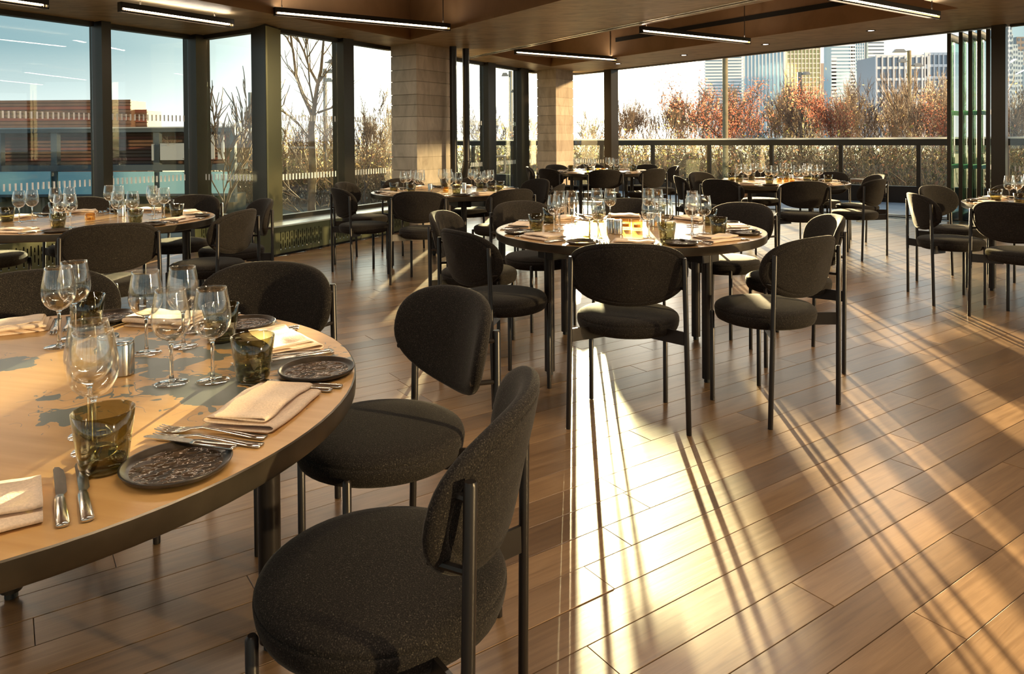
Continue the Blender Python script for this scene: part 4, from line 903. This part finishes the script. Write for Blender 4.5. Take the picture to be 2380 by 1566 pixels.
def tree_proto(name, seed, height, levels, spread, trunk_r, bark, upright, leaves=0, leafmats=None, leafsize=.06, ratio=(0.58, 0.8)):
    q, lf = tree_mesh(seed, height, levels, spread, trunk_r, True, upright, leaves, leafsize, ratio)
    zmax = max(v[2] for v in q.v); s = height / zmax
    q.v = [(x * s, y * s, z * s) for x, y, z in q.v]; lf.v = [(x * s, y * s, z * s) for x, y, z in lf.v]
    r_ = empty(name); obj('branches', q, bark, r_, True)
    if leaves: o = obj('leaves', lf, leafmats, r_); o['kind'] = 'stuff'
    return r_
OAKS = [tree_proto('red_oak', 11 + i, 6.0, 5, .60, .075, 'bark', .30, 2700, ['leaf_red', 'leaf_rust'], .050) for i in range(2)]
BARE = [tree_proto('bare_tree', 31 + i, 6.0, 5, .42, .06, ('bark', 'bark_pale', 'bark')[i], .75, (0, 140, 60)[i], ['leaf_pale', 'leaf_rust'], .05) for i in range(3)]
SAPL = [tree_proto('sapling', 51 + i, 4.0, 4, .30, .03, 'bark_pale', 1.0, (0, 90)[i], ['leaf_pale', 'leaf_rust'], .05) for i in range(2)]
def shrub_proto(name, seed, lm, leaves):
    rg = random.Random(seed); q = MB(); tips = []
    for _ in range(46):
        a = rg.uniform(0, 6.28); s = rg.uniform(.1, .75); p = Vector((rg.gauss(0, .22), rg.gauss(0, .22), 0)); d = Vector((math.cos(a) * s, math.sin(a) * s, 1)).normalized(); L = rg.uniform(.7, 1.5)
        pts = [p]
        for i in range(4): d = (d + Vector((rg.gauss(0, .14), rg.gauss(0, .14), 0))).normalized(); p = p + d * L / 4; pts.append(p)
        q.tube(pts, [.008, .007, .006, .005, .003], 3, False); tips += pts[2:]
        for k in range(3):
            b0 = rg.choice(pts[1:]); e = (d + Vector((rg.gauss(0, .6), rg.gauss(0, .6), .2))).normalized() * rg.uniform(.2, .5); q.tube([b0, b0 + e], [.005, .0025], 3, False); tips.append(b0 + e)
    r_ = empty(name); obj('stems', q, 'twig', r_)
    lf = MB()
    for _ in range(leaves):
        p = rg.choice(tips) + Vector((rg.gauss(0, .07), rg.gauss(0, .07), rg.gauss(0, .07))); u = Vector((rg.gauss(0, 1), rg.gauss(0, 1), rg.gauss(0, 1))).normalized(); w = u.orthogonal().normalized(); s = .035 * rg.uniform(.6, 1.4)
        lf.add([p - u * s, p + w * s * .5, p + u * s, p - w * s * .5], [(0, 1, 2, 3)])
    o = obj('leaves', lf, lm, r_); o['kind'] = 'stuff'; return r_
SHR = [shrub_proto('winter_shrub', 71, 'leaf_pale', 240), shrub_proto('winter_shrub', 72, 'leaf_rust', 160), shrub_proto('winter_shrub', 73, 'leaf_green', 300)]
used_p = set()
def plant(proto, px, Y, top_y, rz, label, cat, group, z0=-0.9, base_h=6.0, wide=1.0):
    if proto.name in used_p: o = copy_tree(proto)
    else: kids(proto); used_p.add(proto.name); o = proto
    h = Z(px, top_y, Y) - z0; s = h / base_h
    o.location = (X(px, Y), Y, z0); o.scale = (s * wide, s * wide, s); o.rotation_euler = (0, 0, rz); tag(o, label, cat, group)
    return o
def zone(px):
    for lim, t_ in ((560, 'beside the blue balcony building'), (655, 'behind the brass corner panel'), (795, 'around the big forked tree'), (930, 'left of the concrete column'), (1130, 'behind the flue pipes'), (1250, 'behind the glass door'), (1430, 'beside the slim corner column'), (1530, 'right of the dark post'), (1640, 'left of the pale pole'), (1730, 'around the pale pole'), (1830, 'before the finned tower'), (1915, 'before the glinting tower'), (1985, 'before the stepped tower'), (2060, 'between stepped tower and office block'), (2200, 'before the grid office block'), (2320, 'behind the folded doors')):
        if px < lim: return t_
    return 'behind the right-hand pane'
G_OAK = 'red-leaved oaks beyond the balustrade'
for i, (px, Y, ty, wd, lab) in enumerate(((1740, 23, 168, 1.1, 'largest red-brown oak beyond the balustrade, standing behind the pale pole'), (1920, 24, 182, 0.8, 'rust-red oak beyond the balustrade in front of the blue stepped tower'), (2165, 25, 205, 0.8, 'red-leaved oak beyond the balustrade beside the folded doors'))):
    plant(OAKS[i % 2], px, Y, ty, i * 1.7, lab, 'tree', G_OAK, wide=wd)
G_B = 'bare winter trees beyond the balustrade'
rg = random.Random(5)
for i, (px, Y, ty) in enumerate(((1445, 46, 215), (1475, 52, 222), (1505, 48, 210), (1540, 54, 205), (1560, 46, 190), (1585, 52, 205), (1605, 48, 200), (1625, 50, 215), (1700, 31, 190), (1790, 33, 180), (1845, 30, 185), (1880, 28, 150), (1980, 29, 190), (2005, 24, 165), (2040, 27, 150), (2065, 31, 180), (2120, 26, 145), (2150, 33, 175), (2190, 28, 160), (2240, 26, 150), (2300, 28, 160), (2345, 25, 190), (2380, 27, 170), (2430, 29, 180), (1458, 54, 228), (1490, 50, 218), (1522, 56, 222), (1552, 50, 195), (1573, 54, 218), (1597, 56, 208), (1432, 50, 225), (1615, 54, 195), (1640, 36, 200), (1672, 34, 190), (1722, 36, 185), (1765, 28, 200), (1815, 36, 190), (1862, 35, 200), (1900, 36, 185), (1945, 35, 180), (1962, 27, 200), (2022, 35, 185), (2080, 35, 165), (2103, 29, 190), (2137, 36, 170), (2165, 30, 150), (2205, 34, 165))):
    pr_ = BARE[i % 3] if i % 4 else SAPL[(i // 4) % 2]
    plant(pr_, px, Y, ty, i * 2.1, ('slender bare tree ' if i % 4 else 'thin straight sapling ') + zone(px) + ', beyond the balustrade', 'tree', G_B if i % 4 else 'saplings beyond the balustrade', base_h=6.0 if i % 4 else 4.0, wide=1.0)
G_W = 'bare trees seen through the left windows'
bt_ = empty('bare_tree', (X(735, 13.4), 13.4, -0.9)); tag(bt_, 'large forked bare tree close outside the window beside the brass panel', 'tree', G_W)
q = MB(); rgt = random.Random(9)
def limb(pts, r0_, r1_, twigs):
    P = [Vector((X(px, 13.4) - X(735, 13.4), dy, Z(px, py, 13.4) + 0.9)) for px, py, dy in pts]; n = len(P); rs = [r0_ + (r1_ - r0_) * i / (n - 1) for i in range(n)]
    q.tube(P, rs, 7, False)
    for _ in range(twigs):
        i = rgt.randint(0, n - 2); b0 = P[i].lerp(P[i + 1], rgt.random()); d = (P[i + 1] - P[i]).normalized(); sd2 = rgt.choice((-1, 1)); d = (d + Vector((sd2 * rgt.uniform(.35, .9), rgt.uniform(-.5, .5), rgt.uniform(-.1, .4)))).normalized(); L = rgt.uniform(.35, .95); pp = [b0]
        for k2 in range(4): d = (d + Vector((rgt.gauss(0, .1), rgt.gauss(0, .1), .12))).normalized(); pp.append(pp[-1] + d * L / 4)
        q.tube(pp, [.011, .009, .007, .006, .004], 4, False)
        for k2 in range(2):
            b1 = pp[rgt.randint(1, 3)]; e = (d + Vector((rgt.gauss(0, .6), rgt.gauss(0, .5), .2))).normalized() * rgt.uniform(.12, .35); q.tube([b1, b1 + e], [.006, .003], 3, False)
limb([(735, 640, 0), (722, 480, 0), (727, 400, 0), (724, 300, 0), (730, 262, 0)], .085, .055, 10)
limb([(728, 270, 0), (700, 215, .1), (682, 170, .2), (672, 110, .3), (655, 78, .3)], .042, .012, 9)
limb([(672, 118, .3), (668, 75, .3), (664, 40, .3)], .018, .008, 4)
limb([(730, 262, 0), (742, 205, -.1), (755, 165, -.2), (764, 105, -.3), (770, 50, -.3)], .045, .012, 9)
limb([(746, 200, -.1), (722, 160, 0), (706, 120, .1), (690, 85, .1), (682, 45, .1)], .028, .010, 8)
limb([(733, 258, 0), (732, 200, -.3), (728, 140, -.3), (724, 80, -.3)], .020, .008, 7)
limb([(740, 262, 0), (765, 250, .2), (788, 215, .3), (800, 170, .3)], .024, .008, 6)
limb([(726, 330, 0), (700, 285, -.2), (676, 262, -.3)], .018, .007, 5)
limb([(724, 420, 0), (700, 395, .2), (668, 345, .2), (655, 300, .2)], .016, .006, 8); limb([(724, 440, 0), (745, 400, .2), (762, 350, .2), (770, 300, .2)], .016, .006, 8)
limb([(722, 470, 0), (690, 455, -.2), (660, 430, -.2)], .014, .006, 6); limb([(722, 500, 0), (690, 490, -.2), (655, 480, -.2)], .012, .006, 6)
obj('branches', q, 'bark_pale', bt_, True)
plant(SAPL[0], 496, 12.6, 150, 0.2, 'young bare tree with upright shoots outside the narrow return pane', 'tree', G_W, base_h=4.0, wide=1.4)
for i, (px, Y, ty) in enumerate(((845, 24, 190), (880, 26, 205), (690, 26, 220), (660, 30, 240), (770, 30, 235), (905, 30, 230), (1095, 46, 232), (1120, 52, 240), (1160, 48, 225), (1180, 50, 240), (1235, 46, 228), (1350, 46, 240), (1385, 48, 246), (555, 30, 268), (575, 26, 262), (520, 34, 275), (610, 34, 265))):
    plant(BARE[i % 3], px, Y, ty, i * 1.3, 'misty bare tree ' + zone(px) + ', out in the thicket', 'tree', 'thicket trees outside the left glazing')
G_S = 'winter shrubs along the terrace'
k = 0
for row, (Y0, step, hgt) in enumerate(((19.5, 46, 352), (22.5, 42, 322), (27, 40, 300))):
    px = 1080 + row * 17
    while px < 2520:
        Y = Y0 + (2520 - px) * 0.0012 * 2 + rg.uniform(-.8, .8) - (0.0016 * max(0, px - 1500) * 2 if row < 2 else 0)
        plant(SHR[k % 3 if k % 5 else 1], px, Y, hgt + rg.uniform(-14, 14), k * 1.1, ('low', 'mid-height', 'tall hindmost')[row] + ' brown winter shrub ' + zone(px) + ', behind the balustrade', 'shrub', G_S, base_h=1.5, wide=1.15)
        px += step + rg.uniform(-8, 8); k += 1
for row, (Y0, step, hgt) in enumerate(((25, 34, 345), (33, 26, 300))):
    px = 535 + row * 11
    while px < 1000:
        plant(SHR[k % 3], px, Y0 + rg.uniform(-.8, .8), hgt + rg.uniform(-18, 18), k * 1.1, ('low', 'taller')[row] + ' pale winter shrub ' + zone(px) + ', outside', 'shrub', 'winter shrubs outside the left windows', base_h=1.5, wide=1.15)
        px += step + rg.uniform(-6, 6); k += 1
# paling fence behind the shrubs
fz = empty('paling_fence', (X(1850, 30), 30, -0.9)); tag(fz, 'thin paling fence behind the shrubs beyond the balustrade', 'fence')
pm = MB(); pm.box((0, 0, 0.55), (0.035, 0.02, 1.1)); pme = pm.mesh('paling', 'twig')
for i in range(110): obj('paling', pme, None, fz, loc=(-8 + i * 0.16, 0, 0))
q = MB(); q.box((0.8, 0.02, 0.9), (17.8, 0.03, 0.05)); obj('fence_rail', q, 'twig', fz)

def pole(px, Y, top_y, r_, label, mat, heads, name='lamp_post'):
    t = empty(name, (X(px, Y), Y, -0.9)); tag(t, label, 'pole'); zt = Z(px, top_y, Y) + 0.9
    q = MB(); q.tube([(0, 0, 0), (0, 0, zt)], [r_ * 1.15, r_], 12); smooth_sharp(obj('shaft', q, mat, t))
    for (dx, dz, L) in heads:
        q = MB(); q.tube([(0, 0, zt + dz), (dx, 0, zt + dz + 0.05)], 0.025, 6); q.add([(dx - L * .5, -.12, zt + dz - .03), (dx + L * .5, -.12, zt + dz - .03), (dx + L * .5, .12, zt + dz - .03), (dx - L * .5, .12, zt + dz - .03), (dx - L * .3, -.07, zt + dz + .12), (dx + L * .3, -.07, zt + dz + .12), (dx + L * .3, .07, zt + dz + .12), (dx - L * .3, .07, zt + dz + .12)], [(3, 2, 1, 0), (4, 5, 6, 7), (0, 1, 5, 4), (1, 2, 6, 5), (2, 3, 7, 6), (3, 0, 4, 7)])
        obj('lamp_head', q, 'lamp_grey', t)
pole(1686, 20.5, 40, 0.072, 'thick pale weathered pole rising in front of the largest red oak', 'pole_wood', (), 'timber_pole')
pole(2113, 34, 118, 0.09, 'lamp post with a hooked head before the grid-windowed office block', 'pole_wood', ((-0.45, -0.05, 0.6), (0.4, -0.7, 0.4), (-0.3, -0.5, 0.35)))
pole(1859, 36, 168, 0.10, 'short lamp post with two small lights before the glinting tower', 'lamp_grey', ((0.3, -0.1, 0.4), (-0.4, -0.9, 0.4)))
pole(757, 30, 160, 0.08, 'tall mast with stacked floodlights behind the big forked tree', 'lamp_grey', ((0.35, 0.25, 0.5), (0.3, -0.15, 0.5), (0.15, -0.5, 0.4)))
pole(585, 26, 215, 0.10, 'grey mast partly hidden by the brass corner panel', 'lamp_grey', ())
pole(1188, 32, 165, 0.09, 'slim signal mast outside the glass door', 'lamp_grey', ((-0.25, -0.2, 0.3), (0.2, -0.9, 0.3)))

# neighbouring building seen through the left panes
nb = empty('clad_building', (0, 0, -0.9)); tag(nb, 'dark building in brown board cladding seen through the left window panes', 'building')
def wbox(name, mat, px0, px1, Y0, Y1, y_top, y_bot, parent=nb, t=-0.3, par_z=-0.9):
    a, b_ = Vector((X(px0, Y0), Y0)), Vector((X(px1, Y1), Y1)); q = MB()
    q.wallbox(a, b_, Z(px0, y_bot, Y0) - par_z, Z(px0, y_top, Y0) - par_z, t, Z(px1, y_bot, Y0) - par_z, Z(px0, y_top, Y0) - par_z); return obj(name, q, mat, parent)
def clad(px0, px1, Y, y_top, y_bot, hb=0.125):
    z0, z1 = Z(px0, y_bot, Y), Z(px0, y_top, Y); x0, x1 = X(px0, Y), X(px1, Y); z = z0; i = 0
    q = MB(); q.box(((x0 + x1) / 2, Y + 0.6, (z0 + z1) / 2 + 0.9), (x1 - x0, 1.0, z1 - z0)); obj('wall_core', q, 'clad_brown', nb)
    while z < z1 - 0.02:
        q = MB(); q.box(((x0 + x1) / 2, Y + 0.08 - (0.012 if i % 3 else 0.02), min(z + hb / 2, z1 - .02) + 0.9), (x1 - x0, 0.05, hb - 0.018)); obj('board', q, 'clad_red' if i % 3 == 0 else 'clad_brown', nb); z += hb; i += 1
clad(-160, 303, 25.0, 237, 412); clad(303, 341, 25.3, 257, 412)
bl_ = empty('balcony_building', (0, 0, -0.9)); tag(bl_, 'low blue-grey building with frosted blue balcony panels outside the left windows', 'building')
def slab(name, px0, px1, Y, y_top, y_bot, mat, depth=0.5, parent=bl_):
    q = MB(); x0, x1 = X(px0, Y), X(px1, Y); z0, z1 = Z((px0 + px1) / 2, y_bot, Y), Z((px0 + px1) / 2, y_top, Y); q.box(((x0 + x1) / 2, Y + depth / 2, (z0 + z1) / 2 + 0.9), (x1 - x0, depth, z1 - z0)); return obj(name, q, mat, parent)
slab('roof_slab', -160, 541, 21.0, 298, 308, 'slab_blue', 1.6); slab('floor_slab', -160, 541, 21.0, 384, 398, 'slab_blue', 1.2)
slab('back_wall', -160, 535, 21.9, 309, 384, 'clad_brown', 0.2)
for i in range(9): slab('board', -160, 530, 21.78, 310 + i * 8.2, 316 + i * 8.2, 'clad_red' if i % 3 == 1 else 'clad_brown', 0.08)
slab('fascia', -160, 541, 20.96, 296, 299, 'planter_grey', 0.2); slab('base_wall', -160, 541, 21.3, 455, 560, 'soil', 1.0)
for a, b_ in ((-160, -8), (-2, 116), (134, 255), (262, 356), (370, 470), (477, 534)): slab('balcony_panel', a, b_, 20.95, 399, 452, 'balcony_blue', 0.04)
for px in (-5, 125, 363, 538): slab('post', px - 7, px + 7, 21.05, 300, 470, 'slab_blue', 0.18)
slab('sill_band', -160, 541, 20.9, 452, 457, 'slab_blue', 0.3)
slab('planter', 372, 436, 20.8, 333, 372, 'planter_grey', 0.6); slab('pale_door', 352, 357, 20.9, 335, 373, 'planter_grey', 0.05); slab('window_pane', 482, 498, 21.0, 313, 370, 'conc_pale', 0.05); slab('window_pane', 506, 520, 21.0, 313, 370, 'conc_pale', 0.05)
hg = plant(SHR[2], 396, 20.9, 323, 0, 'small green hedge growing in the grey balcony planter', 'plant', None, z0=Z(396, 333, 20.9) - 0.12, base_h=1.3, wide=1.6)

# city towers far beyond the trees
def tower(px0, px1, D, y_top, y_bot, name, label, wall, glass, cols, rows, style, parent=None, depth=None):
    x0, x1 = X(px0, D), X(px1, D); z0, z1 = Z((px0 + px1) / 2, y_bot, D), Z((px0 + px1) / 2, y_top, D)
    if parent is None:
        parent = empty(name, ((x0 + x1) / 2, D, z0)); tag(parent, label, 'building')
    ox, oz = parent.location.x, parent.location.z
    dp = depth or (x1 - x0) * 0.8; q = MB(); q.box(((x0 + x1) / 2 - ox, dp / 2, (z0 + z1) / 2 - oz), (x1 - x0, dp, z1 - z0)); obj('core', q, glass, parent)
    W_ = (x1 - x0) / cols; Hh = (z1 - z0) / rows; e = W_ * 0.16
    if style in ('fins', 'grid'):
        q = MB()
        q.box((0, 0, (z1 - z0) / 2), (e * (1.6 if style == 'fins' else 1.3), e * 2.5, z1 - z0)); me_ = q.mesh('fin', wall)
        for i in range(cols + 1): obj('fin', me_, None, parent, loc=(x0 - ox + i * W_, -e * 0.8, z0 - oz))
    if style in ('bands', 'grid'):
        q = MB(); q.box(((x0 + x1) / 2, 0, 0), (x1 - x0 + e, e * 1.6, Hh * (0.55 if style == 'bands' else 0.22))); me_ = q.mesh('floor_band', wall)
        for j in range(rows + 1): obj('floor_band', me_, None, parent, loc=(-ox, -e * 0.5, z0 - oz + j * Hh))
    if style == 'windows':
        q = MB(); q.box(((x0 + x1) / 2, 0, (z0 + z1) / 2), (x1 - x0, W_ * 0.1, z1 - z0)); obj('facade', q, wall, parent, loc=(-ox, -W_ * 0.06, -oz))
        q = MB(); q.box((0, 0, 0), (W_ * 0.5, W_ * 0.12, Hh * 0.5)); me_ = q.mesh('window', glass)
        for i in range(cols):
            for j in range(rows): obj('window', me_, None, parent, loc=(x0 - ox + (i + .5) * W_, -W_ * 0.11, z0 - oz + (j + .5) * Hh))
    return parent
D = 420.0
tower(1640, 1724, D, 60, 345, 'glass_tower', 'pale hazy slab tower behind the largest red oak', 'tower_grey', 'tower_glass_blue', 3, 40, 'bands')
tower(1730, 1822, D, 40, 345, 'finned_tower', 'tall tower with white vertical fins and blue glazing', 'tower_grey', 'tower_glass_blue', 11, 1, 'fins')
tower(1829, 1906, D, 60, 345, 'glinting_tower', 'tall tower whose finned glass facade glints gold in the sun', 'tower_tan', 'tower_glass_glint', 9, 26, 'grid')
tower(1905, 1940, D + 60, 147, 345, 'brown_block', 'plain brown masonry block between the glinting tower and the blue tower', 'tower_brown', 'tower_brown', 4, 8, 'windows')
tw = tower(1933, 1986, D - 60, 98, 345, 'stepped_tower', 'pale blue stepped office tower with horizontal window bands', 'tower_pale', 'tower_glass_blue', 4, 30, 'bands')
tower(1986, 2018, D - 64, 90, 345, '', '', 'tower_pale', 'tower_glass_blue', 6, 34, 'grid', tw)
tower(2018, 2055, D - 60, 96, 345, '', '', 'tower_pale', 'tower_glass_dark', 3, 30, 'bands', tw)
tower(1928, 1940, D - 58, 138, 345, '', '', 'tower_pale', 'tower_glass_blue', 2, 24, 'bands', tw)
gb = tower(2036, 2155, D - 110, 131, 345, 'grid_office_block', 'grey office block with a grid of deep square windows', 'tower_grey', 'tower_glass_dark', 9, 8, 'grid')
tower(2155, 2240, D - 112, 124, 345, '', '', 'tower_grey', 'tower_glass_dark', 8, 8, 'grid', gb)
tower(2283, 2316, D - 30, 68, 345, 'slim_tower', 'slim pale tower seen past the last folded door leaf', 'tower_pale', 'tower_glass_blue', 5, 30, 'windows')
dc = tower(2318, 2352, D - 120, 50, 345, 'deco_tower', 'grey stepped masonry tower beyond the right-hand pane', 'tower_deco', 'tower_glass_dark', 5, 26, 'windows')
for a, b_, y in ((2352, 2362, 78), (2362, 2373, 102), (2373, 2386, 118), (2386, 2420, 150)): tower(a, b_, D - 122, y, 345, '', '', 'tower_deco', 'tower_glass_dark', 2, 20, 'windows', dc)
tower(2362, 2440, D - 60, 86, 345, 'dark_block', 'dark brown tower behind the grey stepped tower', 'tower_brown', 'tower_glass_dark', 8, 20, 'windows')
